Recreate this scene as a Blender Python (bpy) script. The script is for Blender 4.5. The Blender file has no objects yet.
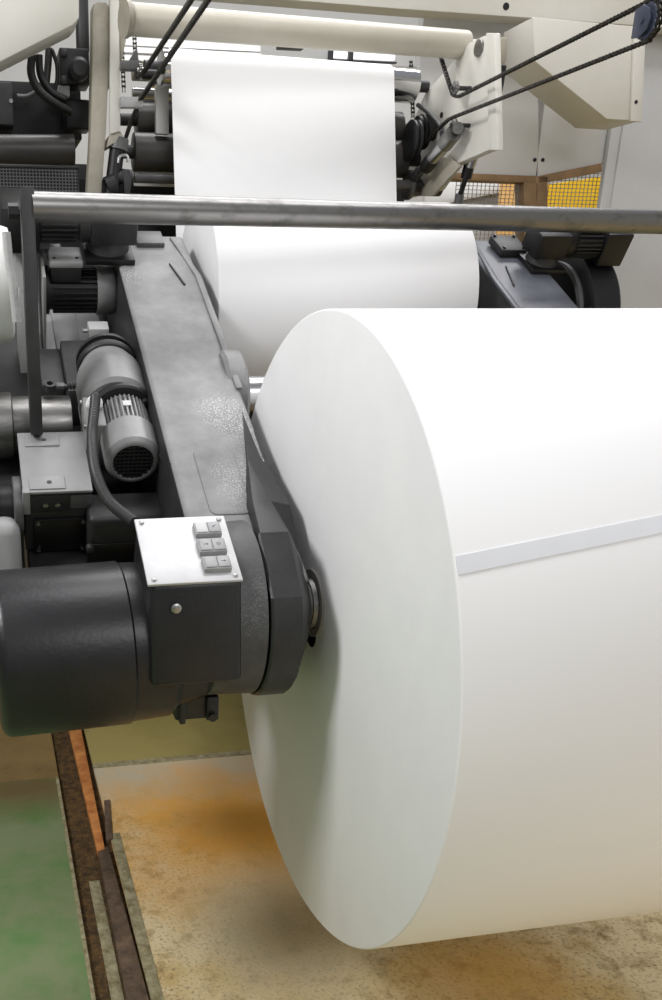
import bpy, bmesh, math, random
from mathutils import Vector as V, Matrix
random.seed(7)
SC = bpy.context.scene
COL = SC.collection
R_ = math.radians

# ------------------------------------------------------------------ camera (matched to the photograph)
F, PPX, PPY = 927.2, 165.4, 643.3
PITCH, YAW = 0.35267, 0.18685
CAM = V((-0.604, -1.642, 1.411))
cy_, sy_, cp_, sp_ = math.cos(YAW), math.sin(YAW), math.cos(PITCH), math.sin(PITCH)
FWD = V((sy_*cp_, cy_*cp_, -sp_)); RIGHT = V((cy_, -sy_, 0)); UP = RIGHT.cross(FWD)
cam_d = bpy.data.cameras.new('camera'); cam = bpy.data.objects.new('camera', cam_d); COL.objects.link(cam)
cam.matrix_world = Matrix(((RIGHT.x, UP.x, -FWD.x, CAM.x), (RIGHT.y, UP.y, -FWD.y, CAM.y), (RIGHT.z, UP.z, -FWD.z, CAM.z), (0, 0, 0, 1)))
cam_d.sensor_fit = 'AUTO'; cam_d.sensor_width = 36; cam_d.lens = F/1000*36
cam_d.shift_x = (331-PPX)/1000; cam_d.shift_y = (PPY-500)/1000
cam_d.clip_start = .02; cam_d.clip_end = 100
SC.camera = cam

def ray(px, py): return FWD*F + RIGHT*(px-PPX) - UP*(py-PPY)
def hit(px, py, p0, n):
    d = ray(px, py); return CAM + d*((V(p0)-CAM).dot(n)/d.dot(n))
def atY(px, py, y): return hit(px, py, (0, y, 0), V((0, 1, 0)))
def atX(px, py, x): return hit(px, py, (x, 0, 0), V((1, 0, 0)))
def atZ(px, py, z): return hit(px, py, (0, 0, z), V((0, 0, 1)))
TH = math.atan2(.61, 1.085)
O = V((0, 0, .8)); VA = V((0, math.cos(TH), math.sin(TH))); NA = V((0, -math.sin(TH), math.cos(TH)))
ARM = Matrix(((1, VA.x, NA.x, O.x), (0, VA.y, NA.y, O.y), (0, VA.z, NA.z, O.z), (0, 0, 0, 1)))
ARMI = ARM.inverted()
WORLD = Matrix.Identity(4)
def aw(px, py, w): return ARMI @ hit(px, py, O+NA*w, NA)         # -> arm coordinates (u, v, w)
def A(u, v, w): return ARM @ V((u, v, w))

# ------------------------------------------------------------------ materials
def lin(c): return tuple(((x/255)/12.92 if x/255 <= .04045 else ((x/255+.055)/1.055)**2.4) for x in c)
def mat(name, rgb, rough=.5, metal=0., rgb2=None, scale=8., amt=.5, bump=0., bscale=None, detail=6., stretch=None, thr=None, rough2=None, spec=.5):
    m = bpy.data.materials.new(name); m.use_nodes = True; nt = m.node_tree; N = nt.nodes; L = nt.links
    b = N['Principled BSDF']; b.inputs['Roughness'].default_value = rough; b.inputs['Metallic'].default_value = metal
    b.inputs['Specular IOR Level'].default_value = spec
    c1 = (*lin(rgb), 1); b.inputs['Base Color'].default_value = c1
    tc = N.new('ShaderNodeTexCoord'); src = tc.outputs['Object']
    if stretch:
        mp = N.new('ShaderNodeMapping'); mp.inputs['Scale'].default_value = stretch; L.new(src, mp.inputs['Vector']); src = mp.outputs['Vector']
    if rgb2:
        n = N.new('ShaderNodeTexNoise'); n.inputs['Scale'].default_value = scale; n.inputs['Detail'].default_value = detail
        n.inputs['Roughness'].default_value = .65; L.new(src, n.inputs['Vector'])
        r = N.new('ShaderNodeValToRGB'); lo, hi = thr or (.5-.2*amt-.05, .5+.2*amt+.05)
        r.color_ramp.elements[0].position = lo; r.color_ramp.elements[1].position = hi
        r.color_ramp.elements[0].color = c1; r.color_ramp.elements[1].color = (*lin(rgb2), 1)
        L.new(n.outputs['Fac'], r.inputs['Fac']); L.new(r.outputs['Color'], b.inputs['Base Color'])
        if rough2 is not None:
            mr = N.new('ShaderNodeMapRange'); mr.inputs['From Min'].default_value = lo; mr.inputs['From Max'].default_value = hi
            mr.inputs['To Min'].default_value = rough; mr.inputs['To Max'].default_value = rough2
            L.new(n.outputs['Fac'], mr.inputs['Value']); L.new(mr.outputs['Result'], b.inputs['Roughness'])
    if bump:
        n2 = N.new('ShaderNodeTexNoise'); n2.inputs['Scale'].default_value = bscale or scale*4; n2.inputs['Detail'].default_value = 5
        L.new(src, n2.inputs['Vector'])
        bp = N.new('ShaderNodeBump'); bp.inputs['Strength'].default_value = bump; bp.inputs['Distance'].default_value = .01
        L.new(n2.outputs['Fac'], bp.inputs['Height']); L.new(bp.outputs['Normal'], b.inputs['Normal'])
    return m
M = {}
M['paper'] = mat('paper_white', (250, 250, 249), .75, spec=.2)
M['paper_end'] = mat('paper_edge_stack', (238, 238, 238), .85, rgb2=(243, 243, 242), scale=5, spec=.15, bump=.03, bscale=160)
M['paper2'] = mat('paper_white_dimmed', (236, 236, 235), .75, spec=.2)  # same paper as the front roll, its colour dimmed for weaker light
M['tape'] = mat('splice_tape', (229, 231, 234), .5, rgb2=(233, 235, 238), scale=20)
M['core'] = mat('core_board', (150, 146, 140), .8)
M['cast_black'] = mat('black_cast_paint', (24, 24, 25), .36, rgb2=(33, 33, 34), scale=7, bump=.05, bscale=120)
M['cast_dark'] = mat('dark_cast_paint', (34, 34, 35), .42, rgb2=(50, 50, 50), scale=9, bump=.07, bscale=160)
M['boss'] = mat('speckled_grey_casting', (60, 60, 60), .5, rgb2=(84, 84, 83), scale=12, amt=.9, bump=.06, bscale=180)
M['housing_top'] = mat('housing_grey_paint', (140, 140, 139), .5, rgb2=(154, 154, 153), scale=7)
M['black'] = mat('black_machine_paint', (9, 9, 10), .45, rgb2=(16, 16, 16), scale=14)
M['dark'] = mat('dark_grey_paint', (36, 36, 37), .5, rgb2=(50, 50, 50), scale=12, bump=.06, bscale=80)
M['mid'] = mat('mid_grey_paint', (80, 80, 80), .45, rgb2=(98, 98, 97), scale=10, bump=.05, bscale=90)
M['motor'] = mat('motor_grey_paint', (128, 128, 127), .38, rgb2=(144, 144, 143), scale=10, bump=.04, bscale=90)
M['light'] = mat('light_grey_paint', (150, 150, 149), .5, rgb2=(168, 168, 166), scale=7)
M['rubber'] = mat('black_rubber', (9, 9, 9), .5)
M['hose'] = mat('grey_conduit_plastic', (52, 52, 52), .45)
M['steel'] = mat('worn_steel', (150, 149, 146), .32, 1, rgb2=(120, 119, 116), scale=9, stretch=(1, 5, 5), rough2=.5, bump=.03)
M['bar'] = mat('scratched_bar_steel', (140, 139, 137), .36, 1, rgb2=(88, 87, 84), scale=11, stretch=(1, 2, 2), thr=(.52, .8), rough2=.55, bump=.02)
M['chrome'] = mat('chrome', (215, 215, 216), .12, 1)
M['bright_steel'] = mat('bright_steel', (190, 190, 190), .28, 1)
M['zinc'] = mat('zinc_screw', (170, 170, 168), .35, 1)
M['panel'] = mat('brushed_panel', (206, 206, 206), .42, .5, rgb2=(186, 186, 186), scale=9, amt=.8, rough2=.5)
M['button'] = mat('button_grey', (150, 150, 150), .45, rgb2=(166, 166, 166), scale=40)
M['button_light'] = mat('button_pale', (196, 196, 194), .45)
M['ink'] = mat('symbol_ink', (90, 90, 90), .6)
M['cream'] = mat('cream_paint', (212, 210, 201), .45, rgb2=(205, 202, 191), scale=3)
M['cream_dark'] = mat('cream_paint_darker', (172, 167, 152), .5, rgb2=(150, 144, 128), scale=9)  # darker, mottled cream
M['cream_tube'] = mat('cream_paint_shaded', (200, 195, 180), .4, rgb2=(190, 184, 168), scale=4)  # cream darkened in the colour, for the shade on the tube
M['greywall'] = mat('light_grey_cabinet', (196, 196, 195), .5, rgb2=(190, 190, 189), scale=3)
M['wall'] = mat('pale_wall', (206, 206, 203), .7, rgb2=(198, 198, 195), scale=2)
M['brown_frame'] = mat('brown_frame', (150, 120, 84), .5, rgb2=(120, 94, 64), scale=9)
M['yellow'] = mat('yellow_sheet', (246, 198, 16), .5, rgb2=(236, 186, 12), scale=4)
M['orange'] = mat('orange_sheet', (226, 176, 104), .6)
M['white'] = mat('white_sheet', (236, 236, 234), .6)
M['wire'] = mat('mesh_wire', (110, 110, 110), .5, .3)
M['wirel'] = mat('pale_mesh_wire', (150, 148, 140), .5, .5)
M['chain'] = mat('oily_chain', (66, 63, 58), .4, .8, rgb2=(44, 42, 39), scale=60)
M['bluegrey'] = mat('blue_grey_sprocket', (70, 76, 92), .4, .4)
M['dust_arm'] = mat('dusty_grey_casting', (116, 116, 116), .55, rgb2=(150, 150, 149), scale=13, amt=.9, detail=11, bump=.05, bscale=200)
M['rubber_roll'] = mat('dark_rubber_roller', (62, 60, 57), .4, rgb2=(80, 77, 73), scale=4, stretch=(1, 6, 6))
M['brass'] = mat('stained_brown_cover', (150, 110, 78), .5)
M['plastic'] = mat('plastic_wrap', (216, 216, 216), .35, rgb2=(188, 188, 187), scale=14, bump=.5, bscale=18)
M['glass'] = mat('window_glass', (225, 232, 235), .1)
M['rust'] = mat('rusty_rail', (222, 152, 84), .7, rgb2=(176, 104, 50), scale=26, bump=.4, bscale=90, detail=8)
M['dirty_rail'] = mat('dirt_caked_rail', (112, 92, 72), .75, rgb2=(74, 58, 44), scale=30, bump=.4, bscale=120)
M['groove'] = mat('dirt_filled_groove', (112, 84, 44), .9, rgb2=(56, 42, 22), scale=50, bump=.8, bscale=150, detail=9)
M['pale_edge'] = mat('pale_concrete_edge', (178, 170, 136), .85, rgb2=(126, 114, 78), scale=40, bump=.4, bscale=140)

def add_specks(m, rgb, zone_scale=4, lo=.5, hi=.62, fine=320):
    nt = m.node_tree; N = nt.nodes; L = nt.links; b = N['Principled BSDF']; prev = b.inputs['Base Color'].links[0].from_socket
    tc = N.new('ShaderNodeTexCoord'); out = []
    for sc, a, c in ((zone_scale, lo, hi), (fine, .5, .66)):
        n = N.new('ShaderNodeTexNoise'); n.inputs['Scale'].default_value = sc; n.inputs['Detail'].default_value = 3; L.new(tc.outputs['Object'], n.inputs[0])
        r = N.new('ShaderNodeMapRange'); r.inputs['From Min'].default_value = a; r.inputs['From Max'].default_value = c; L.new(n.outputs['Fac'], r.inputs['Value']); out.append(r.outputs[0])
    k = N.new('ShaderNodeMath'); k.operation = 'MULTIPLY'; L.new(out[0], k.inputs[0]); L.new(out[1], k.inputs[1])
    mx = N.new('ShaderNodeMixRGB'); mx.inputs['Color2'].default_value = (*lin(rgb), 1); L.new(k.outputs[0], mx.inputs['Fac']); L.new(prev, mx.inputs['Color1']); L.new(mx.outputs[0], b.inputs['Base Color'])
add_specks(M['dust_arm'], (205, 205, 204)); add_specks(M['boss'], (104, 104, 103), 6)
def ceiling_emit(name, s, c=(1, 1, 1)):
    m = bpy.data.materials.new(name); m.use_nodes = True; nt = m.node_tree
    e = nt.nodes.new('ShaderNodeEmission'); e.inputs['Strength'].default_value = s; e.inputs['Color'].default_value = (*c, 1)
    nt.links.new(e.outputs[0], nt.nodes['Material Output'].inputs[0]); return m

# ------------------------------------------------------------------ mesh builder
class MB:
    def __init__(s): s.bm = bmesh.new(); s.dust = None
    def _merge(s, t, fr=None, mi=0, smooth=None):
        if fr is not None: bmesh.ops.transform(t, matrix=fr, verts=t.verts)
        for f in t.faces: f.material_index = mi
        me = bpy.data.meshes.new('tmp'); t.to_mesh(me); t.free(); s.bm.from_mesh(me); bpy.data.meshes.remove(me); return s
    def box(s, lo, hi, fr=None, bev=0., seg=2, mi=0):
        t = bmesh.new(); lo = V(lo); hi = V(hi)
        bmesh.ops.create_cube(t, size=1)
        for v in t.verts: v.co = V(((lo.x+hi.x)/2+v.co.x*(hi.x-lo.x), (lo.y+hi.y)/2+v.co.y*(hi.y-lo.y), (lo.z+hi.z)/2+v.co.z*(hi.z-lo.z)))
        if bev: bmesh.ops.bevel(t, geom=t.edges[:], offset=bev, segments=seg, affect='EDGES', profile=.5)
        return s._merge(t, fr, mi)
    def lathe(s, p0, axis, prof, seg=48, fr=None, mi=0, ref=None, ang0=0.):
        # prof: list of (t, r) along axis from p0; r = 0 closes the end
        t = bmesh.new(); p0 = V(p0); a = V(axis).normalized()
        x = (V(ref) if ref is not None else (V((0, 0, 1)) if abs(a.z) < .9 else V((1, 0, 0)))); x = (x-a*x.dot(a)).normalized(); y = a.cross(x)
        rings = []
        for (tt, r) in prof:
            if r <= 1e-7: rings.append([t.verts.new(p0+a*tt)])
            else: rings.append([t.verts.new(p0+a*tt+(x*math.cos(ang0+2*math.pi*k/seg)+y*math.sin(ang0+2*math.pi*k/seg))*r) for k in range(seg)])
        for r0, r1 in zip(rings, rings[1:]):
            for k in range(seg):
                q = (k+1) % seg
                if len(r0) == 1 and len(r1) == 1: continue
                if len(r0) == 1: t.faces.new((r0[0], r1[q], r1[k]))
                elif len(r1) == 1: t.faces.new((r0[k], r0[q], r1[0]))
                else: t.faces.new((r0[k], r0[q], r1[q], r1[k]))
        bmesh.ops.recalc_face_normals(t, faces=t.faces)
        return s._merge(t, fr, mi)
    def cyl(s, p0, p1, r, seg=32, fr=None, mi=0, bev=0., r1=None):
        p0 = V(p0); p1 = V(p1); L = (p1-p0).length; r1 = r if r1 is None else r1
        if bev: pr = [(0, 0), (0, r-bev), (bev*.3, r-bev*.3), (bev, r), (L-bev, r1), (L-bev*.3, r1-bev*.3), (L, r1-bev), (L, 0)]
        else: pr = [(0, 0), (0, r), (L, r1), (L, 0)]
        return s.lathe(p0, p1-p0, pr, seg, fr, mi)
    def prism(s, pts, ext, fr=None, bev=0., mi=0, seg=2):
        # planar polygon pts (3D) extruded by vector ext
        t = bmesh.new(); ext = V(ext); a = [t.verts.new(V(p)) for p in pts]; b = [t.verts.new(V(p)+ext) for p in pts]; n = len(pts)
        t.faces.new(a); t.faces.new(b[::-1])
        for k in range(n): t.faces.new((a[k], b[k], b[(k+1) % n], a[(k+1) % n]))
        bmesh.ops.recalc_face_normals(t, faces=t.faces)
        if bev: bmesh.ops.bevel(t, geom=t.edges[:], offset=bev, segments=seg, affect='EDGES', profile=.5)
        return s._merge(t, fr, mi)
    def tube(s, pts, r, seg=10, fr=None, mi=0, ridge=0., smooth=6):
        # round tube through points (Catmull-Rom), optional corrugation
        P = [V(p) for p in pts]
        if smooth and len(P) > 2:
            Q = []; E = [P[0]*2-P[1]]+P+[P[-1]*2-P[-2]]
            for i in range(1, len(E)-2):
                for k in range(smooth):
                    u = k/smooth; p0, p1, p2, p3 = E[i-1:i+3]
                    Q.append(.5*((2*p1)+(p2-p0)*u+(2*p0-5*p1+4*p2-p3)*u*u+(3*p1-p0-3*p2+p3)*u**3))
            Q.append(P[-1]); P = Q
        t = bmesh.new(); rings = []; nrm = None
        for i, p in enumerate(P):
            d = (P[min(i+1, len(P)-1)]-P[max(i-1, 0)]).normalized()
            if nrm is None: nrm = d.orthogonal().normalized()
            nrm = (nrm-d*nrm.dot(d)).normalized(); b = d.cross(nrm)
            rr = r*(1+ridge*(i % 2))
            rings.append([t.verts.new(p+(nrm*math.cos(2*math.pi*k/seg)+b*math.sin(2*math.pi*k/seg))*rr) for k in range(seg)])
        for r0, r1 in zip(rings, rings[1:]):
            for k in range(seg): t.faces.new((r0[k], r0[(k+1) % seg], r1[(k+1) % seg], r1[k]))
        t.faces.new(rings[0][::-1]); t.faces.new(rings[-1])
        return s._merge(t, fr, mi)
    def grid(s, o, a, b, na, nb, w, fr=None, mi=0):
        # wire mesh over the parallelogram o, o+a, o+b: round wires are square bars of width w
        o = V(o); a = V(a); b = V(b); n = a.cross(b).normalized()
        def bar(p, q, side):
            d = (q-p); e = n*w/2; f = side.normalized()*w/2
            t = bmesh.new(); vs = [t.verts.new(p+i*e+j*f) for i, j in ((-1, -1), (1, -1), (1, 1), (-1, 1))]; ws = [t.verts.new(v.co+d) for v in vs]
            for k in range(4): t.faces.new((vs[k], vs[(k+1) % 4], ws[(k+1) % 4], ws[k]))
            s._merge(t, fr, mi)
        for i in range(na+1): bar(o+a*(i/na), o+a*(i/na)+b, a)
        for j in range(nb+1): bar(o+b*(j/nb), o+b*(j/nb)+a, b)
        return s

def world_of(o):
    return o.matrix_world.copy() if o.parent is None else world_of(o.parent) @ o.matrix_local
def obj(name, mb, mats, parent=None, ang=35, pivot=None):
    bm = mb.bm
    bmesh.ops.remove_doubles(bm, verts=bm.verts, dist=1e-6)
    if parent is not None: off = WM[parent.name]
    else:
        if pivot is None:
            xs = [v.co.x for v in bm.verts]; ys = [v.co.y for v in bm.verts]; zs = [v.co.z for v in bm.verts]
            pivot = V(((min(xs)+max(xs))/2, (min(ys)+max(ys))/2, min(zs)))
        off = Matrix.Translation(V(pivot))
    bmesh.ops.transform(bm, matrix=off.inverted(), verts=bm.verts)
    me = bpy.data.meshes.new(name); bm.to_mesh(me); bm.free()
    for m in (mats if isinstance(mats, (list, tuple)) else [mats]): me.materials.append(M[m] if isinstance(m, str) else m)
    for p in me.polygons: p.use_smooth = True
    me.set_sharp_from_angle(angle=R_(ang))
    o = bpy.data.objects.new(name, me); COL.objects.link(o)
    if parent is not None: o.parent = parent; WM[o.name] = off
    else: o.location = off.translation; WM[o.name] = off
    return o
WM = {}
def thing(name, label, cat, loc, group=None):
    o = bpy.data.objects.new(name, None); COL.objects.link(o); o.empty_display_size = .05
    o.location = V(loc); WM[o.name] = Matrix.Translation(V(loc)); o['label'] = label; o['category'] = cat
    if group: o['group'] = group
    return o
def tag(o, label, cat, group=None, kind=None):
    o['label'] = label; o['category'] = cat
    if group: o['group'] = group
    if kind: o['kind'] = kind
    return o
def struct(o): o['kind'] = 'structure'; return o
def lab(o, t): o['label'] = t; return o
X3, Y3, Z3 = V((1, 0, 0)), V((0, 1, 0)), V((0, 0, 1))

# ================================================================== SETTING
def floor_mat(name, cols, dirt):
    # layered stains: a list of (rgb, noise scale, lo, hi, offset)
    m = bpy.data.materials.new(name); m.use_nodes = True; nt = m.node_tree; N = nt.nodes; L = nt.links; b = N['Principled BSDF']
    b.inputs['Roughness'].default_value = .75; b.inputs['Specular IOR Level'].default_value = .25
    tc = N.new('ShaderNodeTexCoord'); cur = None
    for i, (rgb, sc, lo, hi, off) in enumerate(cols):
        if i == 0:
            c = N.new('ShaderNodeRGB'); c.outputs[0].default_value = (*lin(rgb), 1); cur = c.outputs[0]; continue
        mp = N.new('ShaderNodeMapping'); mp.inputs['Location'].default_value = off; L.new(tc.outputs['Object'], mp.inputs['Vector'])
        n = N.new('ShaderNodeTexNoise'); n.inputs['Scale'].default_value = sc; n.inputs['Detail'].default_value = 8; n.inputs['Roughness'].default_value = .62
        L.new(mp.outputs[0], n.inputs['Vector'])
        r = N.new('ShaderNodeMapRange'); r.inputs['From Min'].default_value = lo; r.inputs['From Max'].default_value = hi; L.new(n.outputs['Fac'], r.inputs['Value'])
        mx = N.new('ShaderNodeMixRGB'); mx.inputs['Color2'].default_value = (*lin(rgb), 1); L.new(r.outputs[0], mx.inputs['Fac']); L.new(cur, mx.inputs['Color1']); cur = mx.outputs[0]
    L.new(cur, b.inputs['Base Color'])
    n = N.new('ShaderNodeTexNoise'); n.inputs['Scale'].default_value = 160; n.inputs['Detail'].default_value = 4; L.new(tc.outputs['Object'], n.inputs['Vector'])
    bp = N.new('ShaderNodeBump'); bp.inputs['Strength'].default_value = dirt; bp.inputs['Distance'].default_value = .006; L.new(n.outputs['Fac'], bp.inputs['Height']); L.new(bp.outputs[0], b.inputs['Normal'])
    return m
fm_green = floor_mat('green_floor_paint', [((138, 150, 110), 1, 0, 1, (0, 0, 0)), ((92, 142, 74), 3.5, .45, .7, (2, 2, 0)), ((146, 150, 120), 5, .58, .75, (5, 1, 0)), ((104, 104, 74), 2.2, .55, .75, (8, 4, 0))], .06)
fm_olive = floor_mat('olive_floor', [((170, 156, 96), 1, 0, 1, (0, 0, 0)), ((150, 138, 78), 2.4, .45, .7, (1, 2, 0)), ((126, 112, 76), 14, .62, .78, (5, 1, 0))], .08)
fm_tan = floor_mat('tan_floor', [((140, 116, 72), 1, 0, 1, (0, 0, 0)), ((112, 92, 56), 3, .45, .7, (1, 2, 0)), ((70, 56, 34), 30, .62, .78, (5, 1, 0))], .2)
fm_brown = floor_mat('stained_concrete', [((222, 204, 162), 1, 0, 1, (0, 0, 0)), ((206, 178, 120), 2.6, .45, .62, (4, 9, 0)), ((184, 154, 98), 6, .56, .72, (1, 5, 0)), ((206, 196, 164), 3.2, .60, .74, (7, 2, 0)), ((150, 124, 78), 18, .5, .72, (3, 3, 0)), ((96, 78, 46), 110, .52, .74, (0, 0, 0))], .35)
def add_stain(m, rgb, cx, cy, rx, ry, amt, wob=.5, sc=4, soft=.55):
    # one blotch with a ragged edge, fixed to the floor
    nt = m.node_tree; N = nt.nodes; L = nt.links; b = N['Principled BSDF']; prev = b.inputs['Base Color'].links[0].from_socket
    tc = N.new('ShaderNodeTexCoord'); mp = N.new('ShaderNodeMapping'); mp.vector_type = 'POINT'
    mp.inputs['Scale'].default_value = (1/rx, 1/ry, 0); mp.inputs['Location'].default_value = (-cx/rx, -cy/ry, 0); L.new(tc.outputs['Object'], mp.inputs[0])
    ln = N.new('ShaderNodeVectorMath'); ln.operation = 'LENGTH'; L.new(mp.outputs[0], ln.inputs[0])
    n = N.new('ShaderNodeTexNoise'); n.inputs['Scale'].default_value = sc; n.inputs['Detail'].default_value = 8; n.inputs['Roughness'].default_value = .65; L.new(tc.outputs['Object'], n.inputs[0])
    a = N.new('ShaderNodeMath'); a.operation = 'MULTIPLY_ADD'; a.inputs[1].default_value = wob*2; L.new(n.outputs['Fac'], a.inputs[0]); L.new(ln.outputs['Value'], a.inputs[2])
    r = N.new('ShaderNodeMapRange'); r.inputs['From Min'].default_value = 1+wob+soft*.4; r.inputs['From Max'].default_value = 1+wob-soft; r.inputs['To Max'].default_value = amt; L.new(a.outputs[0], r.inputs['Value'])
    mx = N.new('ShaderNodeMixRGB'); mx.inputs['Color2'].default_value = (*lin(rgb), 1); L.new(r.outputs[0], mx.inputs['Fac']); L.new(prev, mx.inputs['Color1']); L.new(mx.outputs[0], b.inputs['Base Color'])
add_stain(fm_brown, (200, 194, 170), 1.0, 1.0, 3.0, .30, .95, .35, 9)
add_stain(fm_brown, (232, 168, 70), .02, .60, .44, .40, .9, .9, 6, .8)
add_stain(fm_green, (120, 100, 62), -.55, .92, .30, .16, .9, .5, 6, .8)
add_stain(fm_brown, (196, 152, 76), .42, -.12, .22, .14, .6, .4, 8)
add_stain(fm_brown, (204, 192, 158), .02, .12, .25, .30, .7, .5, 6)

mb = MB(); mb.box((-0.336, -6, -.3), (6, 1.05, 0)); struct(obj('floor', mb, fm_brown, pivot=(0, 0, 0)))
mb = MB(); mb.box((-0.336, 1.05, -.3), (6, 9, .001)); struct(obj('floor', mb, fm_olive, pivot=(0, 0, 0)))
mb = MB(); mb.box((-6, -6, -.3), (-.452, .98, .004), bev=.003); struct(obj('floor', mb, fm_green, pivot=(0, 0, 0)))
mb = MB(); mb.box((-6, .98, -.3), (-.452, 9, 0)); struct(obj('floor', mb, fm_tan, pivot=(0, 0, 0)))
mb = MB(); mb.box((-.452, -6, -.3), (-.336, 9, -.012)); struct(obj('floor', mb, 'groove', pivot=(0, 0, 0)))
mb = MB(); mb.box((-.462, -6, -.2), (-.4525, .98, .0045)); struct(obj('trim_1', mb, 'pale_edge'))
mb = MB(); mb.box((-.336, 1.02, -.1), (5, 1.052, .0015)); struct(obj('trim_2', mb, 'pale_edge'))

# walls and ceiling of the hall
mb = MB(); mb.box((-6, 5.2, 0), (9, 5.4, 4.6)); struct(obj('wall_back', mb, 'wall'))
mb = MB(); mb.box((4.6, -6, 0), (4.8, 5.2, 4.6)); struct(obj('wall_right', mb, 'wall'))
mb = MB(); mb.box((-6.2, -6, 0), (-6, 5.4, 4.6)); struct(obj('wall_left', mb, 'wall'))


# ================================================================== ROLLS
L_ROLL = .72
def paper_roll(label, c, r, ring):
    t = thing('paper_roll', label, 'paper roll', (L_ROLL/2, c[1], c[2]))
    n = 192
    mb = MB(); mb.lathe((0, c[1], c[2]), X3, [(0.002, r-.0005), (.004, r), (L_ROLL-.004, r), (L_ROLL, r-.003), (L_ROLL, .04)], n, mi=0)
    mb.lathe((0, c[1], c[2]), X3, [(0.002, r-.0005), (0, r-.003), (0, ring), (-.0012, ring-.004), (-.0012, .03)], n, mi=1)
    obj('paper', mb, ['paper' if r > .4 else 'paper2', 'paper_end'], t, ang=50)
    return t
RC = V((0, 0, .8)); RR = .6
front = paper_roll('large white paper roll in front, its splice tape slanting across the wrap', RC, RR, .36)
def roll_strip(r, x0, x1, a00, a01, a10, a11, n=40, m=6):
    # strip on the wrap; angles (deg above horizontal, towards the viewer) at both ends
    t = bmesh.new(); g = []
    for i in range(n+1):
        u = i/n; x = x0+(x1-x0)*u; lo = a00+(a10-a00)*u; hi = a01+(a11-a01)*u; row = []
        for j in range(m+1):
            an = R_(lo+(hi-lo)*j/m); row.append(t.verts.new((x, RC.y-math.cos(an)*r, RC.z+math.sin(an)*r)))
        g.append(row)
    for i in range(n):
        for j in range(m): t.faces.new((g[i][j], g[i+1][j], g[i+1][j+1], g[i][j+1]))
    bmesh.ops.recalc_face_normals(t, faces=t.faces)
    ex = bmesh.ops.solidify(t, geom=t.faces[:], thickness=.0012)
    return t
slope = (33.24-28.94)/.3228; slope2 = (31.06-26.46)/.3196
mb = MB(); mb._merge(roll_strip(RR+.0014, .004, .715, 26.46, 28.9, 26.46+slope*.711, 28.9+slope*.711))
lab(obj('splice_tape', mb, 'tape', front), 'pale grey splice tape')
mb = MB(); mb._merge(roll_strip(RR+.0026, .003, .717, 28.8, 31.5, 28.8+slope*.714, 31.5+slope*.714))
HC = V((0, 0, .860))                      # spindle axis of the front roll
mb = MB(); mb.lathe((-.006, HC.y, HC.z), X3, [(0, .052), (0, .066), (.05, .066)], 48)
obj('core', mb, 'core', front)
SC_ = V((0, 1.085, 1.41)); SR = .267
rear = paper_roll('smaller half used white paper roll behind the steel bar', SC_, SR, .15)
mb = MB(); mb.lathe((-.006, SC_.y, SC_.z), X3, [(0, .04), (0, .05), (.04, .05)], 40); obj('core', mb, 'core', rear)

# paper web rising from the rear roll over the chrome roller
GR = V((0, 1.475, 2.062)); gr = .05; SKEW = .075
pts = []
pts.append((SC_.y+SR+.001, SC_.z+.02))
for k in range(1, 13):
    u = k/12; pts.append((SC_.y+SR+.001+(GR.y-gr-.002-(SC_.y+SR+.001))*u, SC_.z+.02+(GR.z-SC_.z-.02)*u))
for k in range(1, 15):
    an = math.pi-(math.pi*.56)*k/14; pts.append((GR.y+(gr+.002)*math.cos(an), GR.z+(gr+.002)*math.sin(an)))
y0, z0 = pts[-1]
for k in range(1, 4): pts.append((y0+.04*k, z0+.004*k))
t = bmesh.new(); rows = []
for (yy, zz) in pts:
    tw = max(0, min(1, (zz-SC_.z)/(GR.z-SC_.z))); rows.append([t.verts.new((.002-.01*tw+(L_ROLL+.006)*i/8, yy+SKEW*tw*i/8, zz)) for i in range(9)])
for a, b in zip(rows, rows[1:]):
    for i in range(8): t.faces.new((a[i], a[i+1], b[i+1], b[i]))
bmesh.ops.recalc_face_normals(t, faces=t.faces); bmesh.ops.solidify(t, geom=t.faces[:], thickness=.0008)
mb = MB(); mb._merge(t)
tag(obj('paper_web', mb, 'paper2'), 'flat sheet of white paper running up behind the rear roll over a chrome roller', 'paper web')

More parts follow.
